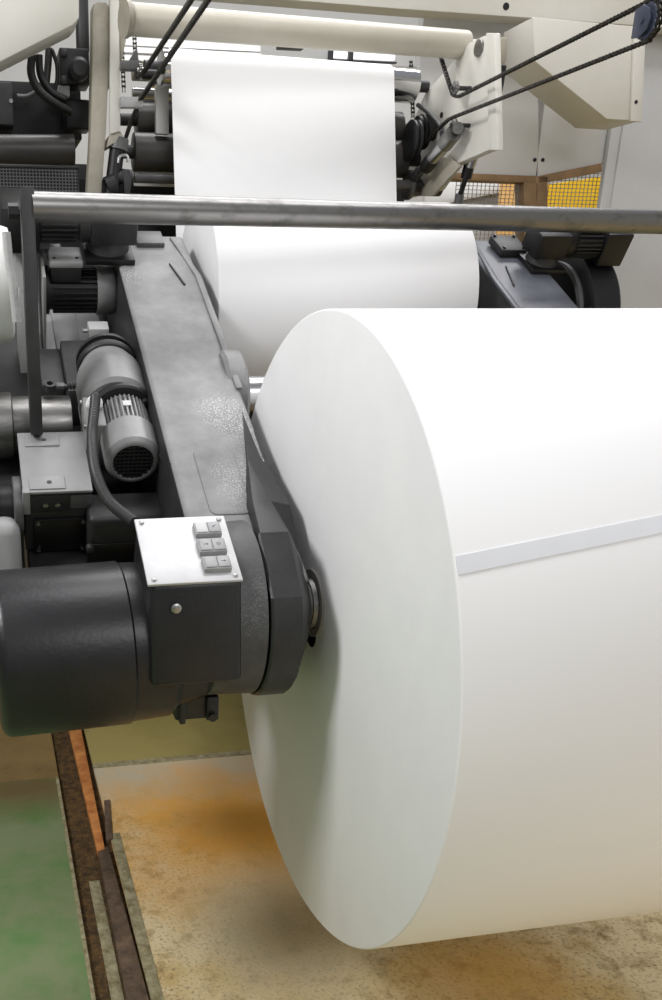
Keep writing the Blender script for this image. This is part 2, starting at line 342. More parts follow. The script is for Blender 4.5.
# ================================================================== ARMS
def arm(u0, u1, sgn, label, mats):
    # u0 = face away from the roll, u1 = face towards the roll; sgn = +1 when the roll lies at larger u
    t = thing('unwind_arm', label, 'machine arm', A((u0+u1)/2, .66, -.15))
    hv, hw = (ARMI @ HC).y, (ARMI @ HC).z
    # beam outline in the v-w plane
    pr = [(.0, .152), (.35, .152), (1.2, .15), (1.35, .14), (1.43, .06), (1.43, -.08), (1.33, -.16), (1.0, -.17), (.2, -.16), (.0, -.16)]
    mb = MB(); mb.prism([(u0, v, w) for v, w in pr], (u1-u0, 0, 0), ARM, bev=.012, seg=3, mi=0)
    # dusty upper face plate of the casting: a raised rib along its roll-side edge
    mb.bm.normal_update()
    for f in mb.bm.faces:
        if abs(f.normal.x) > .8: f.material_index = 1
    obj('beam', mb, [mats[0], 'dark'], t)
    mb = MB()
    mb.prism([(u1-sgn*.012, .6, .148), (u1+sgn*.004, .6, .148), (u1+sgn*.004, 1.1, .148), (u1-sgn*.03, 1.33, .139), (u1-sgn*.042, 1.33, .139), (u1-sgn*.012, 1.1, .148)], (0, 0, .009), ARM, bev=.003)
    obj('rib', mb, mats[0], t)
    s = sgn
    U = lambda d: u1-s*d                       # d = distance from the roll-side face
    mb = MB()
    mb.lathe((u0, hv, hw), X3*s, [(0, 0), (0, .145), (.012, .163), (.10, .166), (.10, 0)], 72, ARM)
    obj('end_boss', mb, 'boss', t)
    # faceted clamp casting: D-shaped, tapering into the beam, with a conical nose towards the roll
    angs = [82, 128]+list(range(143, 284, 14))
    def sect(d, r, tt, tb):
        x = U(d); out = [(U(min(d, .012)), .54, tt-.002), (U(min(d, .045)), .34, tt+.008), (U(min(d, .075)), .18, tt+.034)]
        out += [(x, hv+r*math.cos(R_(a)), hw+r*math.sin(R_(a))) for a in angs]
        return out+[(x, .45, tb)]
    t_ = bmesh.new(); rows = []
    for d, r, tt, tb in ((.100, .168, .150, -.158), (.096, .172, .153, -.16), (.044, .172, .153, -.16), (.038, .166, .152, -.155), (-.002, .085, .140, -.10), (-.010, .055, .10, -.06)):
        rows.append([t_.verts.new(q) for q in sect(d, r, tt, tb)])
    for a, b in zip(rows, rows[1:]):
        for k in range(len(a)): q = (k+1) % len(a); t_.faces.new((a[k], a[q], b[q], b[k]))
    t_.faces.new(rows[0]); t_.faces.new(rows[-1][::-1]); bmesh.ops.recalc_face_normals(t_, faces=t_.faces)
    mb = MB(); mb._merge(t_, ARM); obj('clamp_casting', mb, mats[1], t, ang=22)
    mb = MB()
    mb.lathe((U(-.008), hv, hw), X3*s, [(0, 0), (0, .042), (.012, .042), (.012, .048), (.02, .050), (.024, .047), (.024, 0)], 48, ARM)
    lab(obj('spindle', mb, 'steel', t), 'bare steel spindle end')
    um = u0+(u1-u0)*.5
    # far spindle for the other roll
    mb = MB(); mb.lathe((u1-s*.005, 1.245, 0), X3*s, [(0, 0), (0, .075), (.012, .07), (.016, .045), (.03, .045), (.036, .035), (.036, 0)], 40, ARM)
    obj('spindle', mb, 'steel', t)
    mb = MB(); mb.lathe((um, hv+.0, hw), X3*s, [(0, 0), (0, .01)], 8, ARM) if False else None
    # raised boss on the upper face
    cpt = []
    for (dx, vv, a0) in ((.135, .37, 90), (.135, .20, 180), (.085, .20, 270), (.085, .37, 0)):
        for k in range(6): an = R_(a0+18*k); cpt.append((u1-sgn*(dx-.018*math.cos(an)), vv+.018*math.sin(an), .1485))
    mb = MB(); mb.prism(cpt, (0, 0, .0065), ARM, bev=.003, seg=2)
    obj('access_cover', mb, mats[2], t)
    mb = MB(); mb.prism([(u1-sgn*.05, 1.06, .149), (u1-sgn*.045, 1.06, .149), (u1-sgn*.068, 1.17, .149), (u1-sgn*.071, 1.17, .149)], (0, 0, .006), ARM, bev=.0015)  # dark strip stands in for the shadow inside the slot
    obj('slot_shade', mb, 'dark', t)
    # pivot hub of the turret in the middle of the arm
    mb = MB(); mb.lathe((u1-s*.022, .70, .062), X3*s, [(0, 0), (0, .10), (.008, .108), (.045, .108), (.056, .09), (.056, 0)], 48, ARM)
    obj('pivot_hub', mb, mats[0], t)
    return t
armL = arm(-.24, -.035, 1, 'grey cast unwind arm left of both paper rolls, running down to the black spindle housing', ('dust_arm', 'cast_dark', 'dust_arm'))
M['arm_right'] = mat('blue_grey_casting', (104, 108, 116), .42, rgb2=(66, 68, 74), scale=6, amt=.8, bump=.08, bscale=120)
armR = arm(.985, .79, -1, 'grey cast unwind arm right of the rear paper roll', ('arm_right', 'dark', 'arm_right'))
# turret shaft between the arms
mb = MB(); mb.cyl(A(-.005, .80, .0), A(.76, .80, .0), .045, 40)
tag(obj('turret_shaft', mb, 'bright_steel'), 'bright steel turret shaft between the two rolls', 'shaft')

# ================================================================== BRAKE MOTOR AND CONTROL BOX
bm_ = thing('brake_motor', 'large black cylindrical brake motor at the left edge of the photo', 'motor', (-.47, -.02, .645))
mb = MB(); MA = V((1, .03, .022)); mb.lathe((-.617, -.02, .803), MA, [(0, 0), (0, .135), (.004, .145), (.012, .152), (.02, .154), (.236, .154), (.240, .150), (.246, .150), (.312, .147), (.328, .13), (.38, .12), (.38, 0)], 96)
obj('housing', mb, 'cast_black', bm_)
mb = MB(); mb.lathe((-.6195, -.02, .803), MA, [(0, 0), (0, .05), (.003, .06), (.006, .06)], 32); obj('end_cap', mb, 'black', bm_)
mb = MB()
a = atY(172, 690, .0); b = atY(212, 712, .0)
mb.box((a.x, -.03, b.z), (b.x, .08, a.z+.05), bev=.006); mb.box((a.x+.008, -.04, b.z-.004), (a.x+.02, .05, a.z), bev=.003); mb.box((b.x-.02, -.04, b.z-.0), (b.x+.004, .05, a.z-.004), bev=.003); mb.cyl((b.x-.01, -.04, b.z+.01), (b.x-.01, -.05, b.z+.01), .008, 12)
mb.box((a.x-.03, .0, b.z+.012), (a.x, .06, a.z+.04), bev=.005)
obj('valve_block', mb, 'cast_black', bm_)

PW = .225
p = [aw(q[0], q[1], PW) for q in ((134, 519), (228, 514.5), (239, 580), (146, 585))]
u0, u1 = p[0].x, p[1].x-.008; v1, v0 = p[0].y, p[3].y
cb = thing('control_box', 'black control box with a shiny push button panel, mounted on the arm end', 'control box', A((u0+u1)/2, (v0+v1)/2, -.06))
mb = MB(); mb.prism([(u0+.004, v, w) for v, w in ((v0+.004, PW-.005), (v1-.002, PW-.005), (v1-.002, .03), (.0, -.04), (-.165, .072))], (u1-u0-.004, 0, 0), ARM, bev=.010, seg=3)
obj('case', mb, 'cast_black', cb)
mb = MB(); mb.box((u0, v0, PW-.006), (u1, v1, PW), ARM, bev=.0018)
pan = lab(obj('panel', mb, 'panel', cb), 'shiny brushed metal panel')
mb = MB(); mb.lathe(atY(176, 608, -.170), (0, -1, 0), [(0, .009), (.004, .009), (.006, .006), (.006, .003), (.008, .003), (.008, 0)], 16); obj('bolt', mb, 'zinc', cb)
for su, sv in ((u0+.012, v0+.011), (u1-.012, v0+.011), (u0+.012, v1-.011), (u1-.012, v1-.011)):
    mb = MB(); mb.lathe((su, sv, PW), (0, 0, 1), [(0, .0048), (.0016, .0046), (.0026, .003), (.0026, 0)], 14, ARM)
    mb.box((su-.0035, sv-.0006, PW+.002), (su+.0035, sv+.0006, PW+.0029), ARM)
    obj('screw', mb, 'zinc', pan)
bl = [((196, 521), (219, 534)), ((200, 537.5), (224, 552)), ((205, 555), (229, 569))]
def symbol(mb, cu, cv, w, k):
    r = .0042
    if k == 0: pass
    elif k == 1:
        mb.prism([(cu-r, cv-.0025, w), (cu+r*.2, cv+.003, w), (cu+r, cv+.0035, w), (cu-r*.2, cv-.0018, w)], (0, 0, .0003), ARM)
    elif k == 2:
        mb.box((cu-r, cv-.0006, w), (cu+r*.6, cv+.0006, w+.0003), ARM)
        mb.prism([(cu+r*.4, cv-.003, w), (cu+r*1.1, cv, w), (cu+r*.4, cv+.003, w)], (0, 0, .0003), ARM)
    elif k == 3:
        for i in range(10):
            an = 2*math.pi*i/10; mb.box((cu+r*.8*math.cos(an)-.0006, cv+r*.8*math.sin(an)-.0006, w), (cu+r*.8*math.cos(an)+.0006, cv+r*.8*math.sin(an)+.0006, w+.0003), ARM)
        mb.box((cu-.0008, cv-.0008, w), (cu+.0008, cv+.0008, w+.0003), ARM)
for i, (a, b) in enumerate(bl):
    q0 = aw(a[0], b[1], PW+.01); q1 = aw(b[0], a[1], PW+.01)
    mb = MB(); mb.box((q0.x, q0.y, PW-.001), (q1.x, q1.y, PW+.010), ARM, bev=.0018)
    blk = obj('button_block', mb, 'button', cb)
    um = (q0.x+q1.x)/2
    for j, (x0, x1) in enumerate(((q0.x+.0025, um-.001), (um+.001, q1.x-.0025))):
        mb = MB(); mb.box((x0, q0.y+.0025, PW+.008), (x1, q1.y-.0025, PW+.0125), ARM, bev=.0012)
        bt = obj('button', mb, 'button_light' if (i, j) == (0, 0) else 'button', blk)
        if (i, j) == (0, 0): bt['label'] = 'pale push button'  # paler base colour, no glow
    mb = MB()
    for j, k in enumerate(((0, 1), (2, 3), (0, 2))[i]): symbol(mb, q0.x+(q1.x-q0.x)*(.27+.46*j), (q0.y+q1.y)/2, PW+.0126, k)
    if len(mb.bm.verts): obj('symbol', mb, 'ink', blk)

# ================================================================== LEFT SIDE DRIVE
def fins(mb, c, axis, r, L0, L1, n, h, th, ref, skip=None, fr=None):
    # cooling fins along a motor barrel
    a = V(axis); x = V(ref); y = a.cross(x)
    for k in range(n):
        an = 2*math.pi*k/n
        if skip and skip(an): continue
        d = x*math.cos(an)+y*math.sin(an); tt = a.cross(d)
        pts = [V(c)+a*L0+d*(r-.003)-tt*th/2, V(c)+a*L0+d*(r-.003)+tt*th/2, V(c)+a*L0+d*(r+h)+tt*th/2, V(c)+a*L0+d*(r+h)-tt*th/2]
        mb.prism(pts, a*(L1-L0), fr)

# --- big gearmotor lying along the arm
GW = .07
g0 = aw(133.5, 463, GW); g1 = aw(107, 362, GW)
gm = thing('gearmotor', 'big grey gearmotor with a round fan grille, lying beside the arm', 'motor', A(g0.x, (g0.y+g1.y)/2, GW-.08))
gu = g0.x; gv = g0.y; MR = .056
mb = MB(); mb.lathe((gu, gv+.075, GW), (0, 1, 0), [(0, 0), (0, MR-.008), (.115, MR-.008), (.115, 0)], 40, ARM)
fins(mb, (gu, gv, GW), (0, 1, 0), MR-.008, .07, .175, 34, .008, .0035, (0, 0, 1), fr=ARM)
obj('barrel', mb, 'motor', gm)
mb = MB(); mb.lathe((gu, gv, GW), (0, 1, 0), [(.006, .043), (.0, .046), (.0, .050), (.004, MR), (.012, MR+.006), (.085, MR+.007), (.088, MR+.003), (.088, 0)], 56, ARM)
cov = obj('fan_cover', mb, 'motor', gm)
mb = MB(); mb.lathe((gu, gv+.007, GW), (0, 1, 0), [(0, 0), (0, .047), (.004, .047)], 40, ARM); obj('fan_recess', mb, 'black', cov)
mb = MB()
for k in range(-4, 5):
    h = math.sqrt(max(0, .046**2-(k*.0098)**2))
    mb.box((gu-h, gv+.0015, GW+k*.0098-.0012), (gu+h, gv+.0045, GW+k*.0098+.0012), ARM); mb.box((gu+k*.0098-.001, gv+.002, GW-h), (gu+k*.0098+.001, gv+.005, GW+h), ARM)
obj('grille', mb, 'dark', cov)
mb = MB(); mb.lathe((gu, gv+.182, GW), (0, 1, 0), [(0, 0), (0, .068), (.004, .072), (.014, .072), (.018, .066), (.018, 0)], 48, ARM); obj('flange', mb, 'dark', gm)
for an in (35, 145, 215, 325):
    mb = MB(); d = V((math.sin(R_(an-90)), 0, math.cos(R_(an-90))))
    c = V((gu+.060*math.cos(R_(an)), gv+.168, GW+.060*math.sin(R_(an))))
    mb.lathe(c, (0, 1, 0), [(0, 0), (0, .007), (.016, .007)], 6, ARM); obj('bolt', mb, 'dark', gm)
mb = MB(); mb.lathe((gu-.012, gv+.198, GW-.004), (0, 1, 0), [(0, 0), (0, .076), (.01, .084), (.09, .084), (.13, .078), (.16, .066), (.165, .066), (.165, 0)], 56, ARM)
mb.prism([(gu-.095, gv+.205, GW-.06), (gu-.05, gv+.205, GW+.045), (gu+.0, gv+.205, GW+.03), (gu-.02, gv+.205, GW-.07)], (0, .09, 0), ARM, bev=.012, seg=3)
obj('gear_head', mb, 'motor', gm)
mb = MB(); mb.lathe((gu-.012, gv+.362, GW-.004), (0, 1, 0), [(0, 0), (0, .070), (.006, .074), (.014, .074), (.02, .064), (.035, .064), (.035, .072), (.045, .072), (.05, .066), (.05, 0)], 48, ARM); obj('output_flange', mb, 'dark', gm)
# terminal box on its left flank, conduit gland on top
tu = gu-.066
mb = MB(); mb.box((tu-.028, gv+.085, GW-.075), (tu+.018, gv+.195, GW+.038), ARM, bev=.006)
tb = obj('terminal_box', mb, 'motor', gm)
for vv, ww in ((.095, .028), (.095, -.06), (.185, .028)):
    mb = MB(); mb.lathe((tu-.028, gv+vv, GW+ww), (-1, 0, 0), [(0, .005), (.004, .005), (.004, 0)], 10, ARM); obj('screw', mb, 'zinc', tb)
gl = V((tu-.003, gv+.165, GW+.036))
mb = MB(); mb.lathe(gl+V((0, 0, -.006)), (0, -.55, .83), [(0, 0), (0, .019), (.013, .019), (.013, .017), (.026, .018), (.030, .014), (.030, 0)], 12, ARM); obj('gland', mb, 'white', tb)
mb = MB(); mb.box((gu-.008, gv+.13, GW+MR+.0005), (gu+.010, gv+.148, GW+MR+.0015), ARM); obj('rating_label', mb, 'button_light', gm)
# corrugated conduit from the gland to the control box
cp = [ARM @ (gl+V((0, -.006, .008))), ARM @ (gl+V((.0, -.022, .03)))]
for q, w in (((92.5, 428), .125), ((92.5, 448), .135), ((96, 474), .14), ((109, 501), .14), ((134, 522), .15)): cp.append(ARM @ aw(q[0], q[1], w))
mb = MB(); mb.tube(cp, .0105, 14, ridge=.14, smooth=26)
tag(obj('flexible_conduit', mb, 'hose'), 'ribbed grey conduit curving from the big gearmotor to the control box', 'conduit')

# --- bearing housing block with a pale top, left of the gearmotor
HW = .04
h0 = aw(21, 495, HW); h1 = aw(93, 481, HW); hb = aw(15, 434, HW); hr = aw(80, 436, HW)
hu0, hu1, hv0, hv1 = -.535, -.392, h0.y+.01, hb.y
hs = thing('slide_housing', 'boxy slide housing with a pale top and black front cover, left of the gearmotor', 'machine housing', A((hu0+hu1)/2, (hv0+hv1)/2, -.15))
mb = MB(); mb.box((hu0, hv0, -.13), (hu1, hv1, HW-.004), ARM, bev=.003); obj('body', mb, ['dark'], hs)
mb = MB(); mb.box((hu0-.003, hv0-.004, HW-.006), (hu1+.003, hv1+.003, HW+.001), ARM, bev=.002); obj('top_cover', mb, 'housing_top', hs)
mb = MB(); mb.box((hu0-.004, hv0-.006, -.02), (hu0+.012, hv0+.01, HW+.002), ARM, bev=.002); obj('corner_rib', mb, 'housing_top', hs)
mb = MB(); mb.box((hu0+.018, hv0-.008, -.13), (hu1-.006, hv0+.001, HW-.075), ARM, bev=.003); fcv = lab(obj('front_cover', mb, 'black', hs), 'black front cover plate')
for uu in (hu0+.028, hu1-.016):
    for ww in (-.122, HW-.083):
        mb = MB(); mb.lathe((uu, hv0-.008, ww), (0, -1, 0), [(0, .005), (.004, .005), (.004, 0)], 10, ARM); obj('bolt', mb, 'zinc', fcv)
mb = MB(); mb.box((hu0+.012, hv0-.004, HW-.055), (hu1-.045, hv0+.0, HW-.012), ARM, bev=.002); obj('recess', mb, 'dark', hs)
for k in (0, 1):
    mb = MB(); mb.lathe((hu0+.045+.026*k, hv0-.004, HW-.036), (0, -1, 0), [(0, .006), (.003, .006), (.004, .003), (.004, 0)], 12, ARM); obj('bolt', mb, 'zinc', hs)
for v_, n_ in ((hv0+.003, 0), (hv1-.05, 1)):
    mb = MB(); mb.box((hu0+.012, v_, HW-.001), (hu1-.055, v_+.042, HW+.004), ARM, bev=.001); tp = obj('top_plate', mb, 'housing_top', hs)
    mb = MB(); mb.lathe((hu0+.055, v_+.021, HW+.0042), (0, 0, 1), [(0, 0.0055), (.0004, .0055), (.0004, 0)], 14, ARM); obj('hole', mb, 'black', tp)
mb = MB(); mb.box((hu1-.045, hv0-.002, HW-.05), (hu1+.002, hv0+.0, HW-.014), ARM, bev=.001); obj('side_plate', mb, 'mid', hs)
# flanged shaft end sticking out to the left of the housing
fs = thing('flanged_coupling', 'dark flanged shaft coupling at the left edge, beside the pale topped housing', 'coupling', A(hu0-.05, hv0+.05, -.12))
mb = MB(); mb.lathe((hu0-.003, hv0+.04, -.03), (-1, 0, 0), [(0, 0), (0, .06), (.003, .062), (.018, .062), (.02, .058), (.02, 0)], 48, ARM); obj('flange', mb, 'mid', fs)
mb = MB(); mb.lathe((hu0-.023, hv0+.04, -.03), (-1, 0, 0), [(0, 0), (0, .045), (.03, .045), (.03, .05), (.036, .05), (.036, .045), (.12, .045), (.12, 0)], 48, ARM); obj('shaft', mb, 'black', fs)
mb = MB(); mb.cyl((hu0-.035, hv0+.0, -.095), (hu0-.035, hv0+.0, -.04), .012, 16, ARM); obj('grease_nipple', mb, 'black', fs)

a = atY(-30, 524, .30); b = atY(24, 590, .30)
mb = MB(); mb.box((a.x, .30, b.z-.1), (b.x, .55, a.z), bev=.03, seg=4)
tag(obj('duct_cover', mb, 'light'), 'pale grey rounded cover low at the left edge above the brake motor', 'cover')
# --- junction box below the gearmotor
j0 = aw(89, 520, .0); j1 = aw(150, 500, .0)
jb = thing('junction_box', 'dark junction box tucked under the gearmotor, behind the control panel', 'junction box', A((j0.x+j1.x)/2, j0.y+.04, -.13))
mb = MB(); mb.box((j0.x, j0.y-.0, -.13), (j0.x+.17, j0.y+.09, .0), ARM, bev=.012, seg=3); obj('body', mb, 'dark', jb)
mb = MB(); mb.box((j0.x-.002, j0.y-.004, -.135), (j0.x+.172, j0.y-.0, -.07), ARM, bev=.002); obj('lid', mb, 'black', jb)
mb = MB(); mb.lathe((j0.x+.004, j0.y-.004, -.075), (0, -1, 0), [(0, .01), (.012, .009), (.014, .006), (.014, 0)], 12, ARM); obj('knob', mb, 'dark', jb)

# --- machine bed beside the arm on which the drives stand
bd = thing('drive_carriage', 'dark machine carriage carrying the drives along the left side of the arm', 'machine base', A(-.4, .7, -.25))
mb = MB(); mb.box((-.66, hv1-.02, -.26), (-.245, 1.5, -.115), ARM, bev=.006); mb.box((-.53, .2, -.34), (-.245, hv1, -.14), ARM, bev=.006); obj('base', mb, 'dark', bd)
mb = MB(); mb.box((-.40, gv+.39, -.115), (-.25, gv+.62, -.01), ARM, bev=.005); mb.box((-.46, gv+.45, -.114), (-.40, gv+.62, -.035), ARM, bev=.004); obj('bracket', mb, 'mid', bd)
mb = MB(); mb.box((-.47, .93, -.116), (-.262, 1.42, -.100), ARM, bev=.003); mb.box((-.40, .93, -.101), (-.33, 1.42, -.094), ARM, bev=.002); obj('slide_plate', mb, 'motor', bd)
mb = MB(); mb.box((-.62, gv+.35, -.114), (-.42, gv+.36, -.02), ARM, bev=.001); obj('lip', mb, 'mid', bd)
# two-step steel shaft crossing behind the housing
ss = thing('support_shaft', 'short thick polished steel shaft behind the pale topped housing', 'shaft', A(-.5, .72, -.1))
c = aw(40, 425, -.03)
mb = MB(); mb.lathe((-.70, c.y, -.03), (1, 0, 0), [(0, 0), (0, .078), (.155, .078), (.158, .075), (.158, 0)], 56, ARM); obj('collar', mb, 'steel', ss)
mb = MB(); mb.lathe((-.545, c.y, -.03), (1, 0, 0), [(0, 0), (0, .068), (.14, .068), (.14, 0)], 56, ARM); obj('journal', mb, 'steel', ss)
# small threaded adjuster above the shaft
ad = thing('adjuster', 'small eye bolt adjuster with a spring above the steel shaft', 'adjuster', A(-.45, c.y+.05, .05))
e0 = aw(50, 386, .055); e1 = aw(76, 386, .055)
mb = MB(); mb.lathe(e0, (0, 0, 1), [(-.008, .008), (-.008, .015), (.008, .015), (.008, .008), (-.008, .008)], 20, ARM); obj('eye', mb, 'dark', ad)
mb = MB(); mb.cyl(e0+V((.012, 0, 0)), e1, .004, 12, ARM); mb.box(e0+V((.008, -.008, -.005)), e0+V((.035, .008, .005)), ARM, bev=.002); obj('rod', mb, 'mid', ad)
mb = MB()
for k in range(4): mb.lathe(e0+V((.04+.007*k, 0, 0)), (1, 0, 0), [(0, 0), (0, .010), (.004, .010), (.004, 0)], 14, ARM)
obj('spring', mb, 'dark', ad)
# cable clipped along the left edge of the arm
cpts = [ARM @ aw(x, y, w) for x, y, w in ((134, 372, .1), (142, 395, .09), (150, 420, .09), (157, 445, .09), (165, 468, .09), (172, 490, .09))]
mb = MB(); mb.tube(cpts, .0045, 8); tag(obj('cable', mb, 'rubber'), 'thin black cable clipped along the left edge of the grey arm', 'cable')

# --- upper motor with its axis across the machine
UW = .05
um = aw(85, 290, UW); mu0 = aw(48, 290, UW).x; mu1 = aw(118, 290, UW).x; uv = um.y; UR = .056
u_ = thing('finned_motor', 'small finned motor with a terminal box on top, behind the steel upright', 'motor', A((mu0+mu1)/2, uv, UW-.07))
mb = MB(); mb.lathe((mu0, uv, UW), (1, 0, 0), [(0, 0), (0, UR-.006), (mu1-mu0-.06, UR-.006), (mu1-mu0-.06, 0)], 40, ARM)
fins(mb, (mu0, uv, UW), (1, 0, 0), UR-.007, .012, mu1-mu0-.06, 26, .010, .004, (0, 0, 1), fr=ARM); obj('barrel', mb, 'dark', u_)
mb = MB(); mb.lathe((mu1-.062, uv, UW), (1, 0, 0), [(0, 0), (0, UR+.007), (.004, UR+.009), (.042, UR+.007), (.052, UR+.001), (.06, UR-.016), (.062, 0)], 48, ARM); obj('fan_cover', mb, 'motor', u_)
mb = MB(); mb.lathe((mu0-.012, uv, UW), (1, 0, 0), [(0, 0), (0, UR+.006), (.012, UR+.006), (.012, 0)], 40, ARM); obj('flange', mb, 'dark', u_)
mb = MB(); mb.box((mu0+.004, uv-.045, UW+UR-.012), (mu0+.085, uv+.03, UW+UR+.03), ARM, bev=.006)
mb2 = MB(); mb2.box((mu0+.0, uv-.05, UW+UR+.03), (mu0+.088, uv+.034, UW+UR+.048), ARM, bev=.005)
tb2 = obj('terminal_box', mb, 'dark', u_); obj('lid', mb2, 'light', tb2)
for dx in (.014, .072):
    mb = MB(); mb.lathe((mu0+dx, uv-.03, UW+UR+.048), (0, 0, 1), [(0, .004), (.002, .004), (.002, 0)], 10, ARM); obj('screw', mb, 'dark', tb2)
mb = MB(); mb.tube([(mu0+.02, uv+.03, UW+UR+.02), (mu0+.02, uv+.07, UW+UR+.03), (mu0+.005, uv+.11, UW+UR+.01)], .02, 14, ARM); obj('cable_elbow', mb, 'mid', tb2)
# ragged mounting plate at its left end
mb = MB(); mb.box((mu0-.02, uv-.10, -.11), (mu0-.0125, uv+.09, UW+.09), ARM, bev=.001)
tag(obj('mounting_plate', mb, 'light'), 'upright pale plate between the finned motor and the steel upright', 'plate')
# small white sensor on the bracket
s0 = aw(88, 332, .0); s1 = aw(108, 332, .0)
sn = thing('limit_sensor', 'small white sensor block behind the big gearmotor', 'sensor', A((s0.x+s1.x)/2, s0.y, -.01))
mb = MB(); mb.box((s0.x, s0.y-.02, -.009), (s1.x, s0.y+.02, .02), ARM, bev=.002); obj('body', mb, 'white', sn)
mb = MB(); mb.cyl((s0.x-.014, s0.y, .004), (s0.x, s0.y, .004), .005, 10, ARM); obj('plunger', mb, 'zinc', sn)

# --- worm gearmotor standing on the far end of the arm (and its twin on the right arm)
def worm(label, u0, vv, s, motor_mat, W=.155, K=1.):
    # u0 = arm-side edge of base; s = direction of the motor barrel along u
    t = thing('worm_gearmotor', label, 'motor', A(u0+s*.06, vv, W))
    n0 = len(bpy.data.objects)
    bx = lambda a, b, **k: (min(u0+s*a, u0+s*b), max(u0+s*a, u0+s*b))
    mb = MB(); a = bx(0, .13); mb.box((a[0], vv-.07, W-.004), (a[1], vv+.07, W+.012), ARM, bev=.003); obj('base_plate', mb, 'black', t)
    mb = MB(); mb.lathe((u0+s*.065, vv, W+.01), (0, 0, 1), [(0, .058), (.008, .056), (.03, .046), (.06, .046), (.06, 0)], 40, ARM); obj('neck', mb, 'dark', t)
    mb = MB(); a = bx(-.004, .115); mb.box((a[0], vv-.055, W+.04), (a[1], vv+.055, W+.125), ARM, bev=.007); obj('gear_case', mb, motor_mat, t)
    mb = MB(); mb.lathe((u0+s*.115, vv, W+.08), (s, 0, 0), [(0, 0), (0, .052), (.025, .052), (.03, .048), (.03, 0)], 40, ARM); obj('adapter', mb, motor_mat, t)
    mb = MB(); mb.lathe((u0+s*.14, vv, W+.08), (s, 0, 0), [(0, 0), (0, .044), (.11, .044), (.11, 0)], 36, ARM); fins(mb, (u0+s*.14, vv, W+.08), (s, 0, 0), .044, .01, .1, 24, .011, .004, (0, 0, 1), fr=ARM); obj('barrel', mb, 'dark', t)
    mb = MB(); a = bx(.245, .34); mb.box((a[0], vv-.06, W+.02), (a[1], vv+.06, W+.135), ARM, bev=.006); obj('terminal_box', mb, 'black', t)
    mb = MB(); a = bx(.335, .36); mb.box((a[0], vv-.01, W+.05), (a[1], vv+.05, W+.11), ARM, bev=.004); obj('end_bracket', mb, 'dark', t)
    t.scale = (K, K, K)
    return t
wl = aw(131, 255, .155)
worm('dark worm gearmotor standing on the far end of the left arm', wl.x+.004, wl.y+.02, -1, 'dark')
wr = aw(520, 258, .155)
worm('black worm gearmotor standing on the right arm below the yellow sheet', wr.x-.015, wr.y-.03, 1, 'black', K=.8)
q0 = aw(487, 238, .16)
cv = thing('cover_plate', 'small dark cover plate with four bolts on the right arm', 'cover', A(.91, 1.29, .15))
mb = MB(); mb.box((.865, 1.225, .148), (.945, 1.315, .172), ARM, bev=.004); obj('plate', mb, 'dark', cv)
for a in (.875, .935):
    for b in (1.235, 1.305):
        mb = MB(); mb.lathe((a, b, .172), (0, 0, 1), [(0, .005), (.005, .005), (.005, 0)], 6, ARM); obj('bolt', mb, 'black', cv)
mb = MB(); mb.box((-.175, 1.27, .143), (-.10, 1.34, .158), ARM, bev=.003)
tag(obj('cover_plate', mb, 'mid'), 'low grey cover plate on the far end of the left arm beside the worm gearmotor', 'cover')
# round guard outside the right arm
dg = thing('brake_disc_guard', 'big round black guard outside the right arm at the right of the photo', 'guard', (1.2, 1.0, 1.05))
gc = V((1.09, 1.06, 1.36))
mb = MB(); mb.lathe(gc, X3, [(0, .02), (0, .18), (.01, .20), (.09, .20), (.10, .19), (.10, 0)], 72); obj('drum', mb, 'black', dg)
mb = MB(); mb.lathe(gc-X3*.012, X3, [(0, .15), (0, .165), (.014, .165), (.014, .15), (0, .15)], 72); obj('rim', mb, 'mid', dg)

# ================================================================== STEEL BAR WITH UPRIGHT
b0 = atY(30, 206.8, .49); b1 = atY(662, 222.2, .80); bd_ = (b1-b0).normalized()
br = thing('barrier_bar', 'scratched round steel bar on a flat upright, crossing in front of the rear roll', 'bar', atY(40, 434, .49))
mb = MB(); mb.cyl(b0, b0+(b1-b0)*1.3, .0298, 40); obj('bar', mb, 'bar', br)
ub = atY(37, 434, .49)
mb = MB(); mb.prism([V((b0.x-.019, .47, b0.z+.037)), V((b0.x+.009, .47, b0.z+.037)), V((ub.x+.012, .47, ub.z)), V((ub.x-.014, .47, ub.z))], Y3*.06, bev=.002); obj('upright', mb, 'dark', br)
mb = MB(); mb.cyl((b0.x-.045, .49, b0.z-.008), (b0.x-.024, .49, b0.z-.008), .015, 6); obj('bolt', mb, 'black', br)
# ================================================================== plastic wrapped white roll at the left edge
wz = atY(0, 285, .75)
wp = thing('wrapped_reel', 'white plastic wrapped reel cut off by the left edge of the photo', 'reel', wz-Z3*.17)
mb = MB(); xr = atY(12, 285, .75).x; mb.lathe((xr-.35, .75, wz.z), X3, [(0, 0), (0, .13), (.32, .132), (.345, .125), (.35, .11), (.35, 0)], 56); obj('reel', mb, 'white', wp)
t0 = [atY(x, y, .60) for x, y in ((6, 232), (9, 262), (13, 285), (15, 305), (17, 322))]
mb = MB(); mb.tube(t0, .010, 10); mb.tube([atY(x, y, .60) for x, y in ((20, 288), (18, 305), (17, 320))], .008, 10)
obj('wrap_tail', mb, 'plastic', wp)

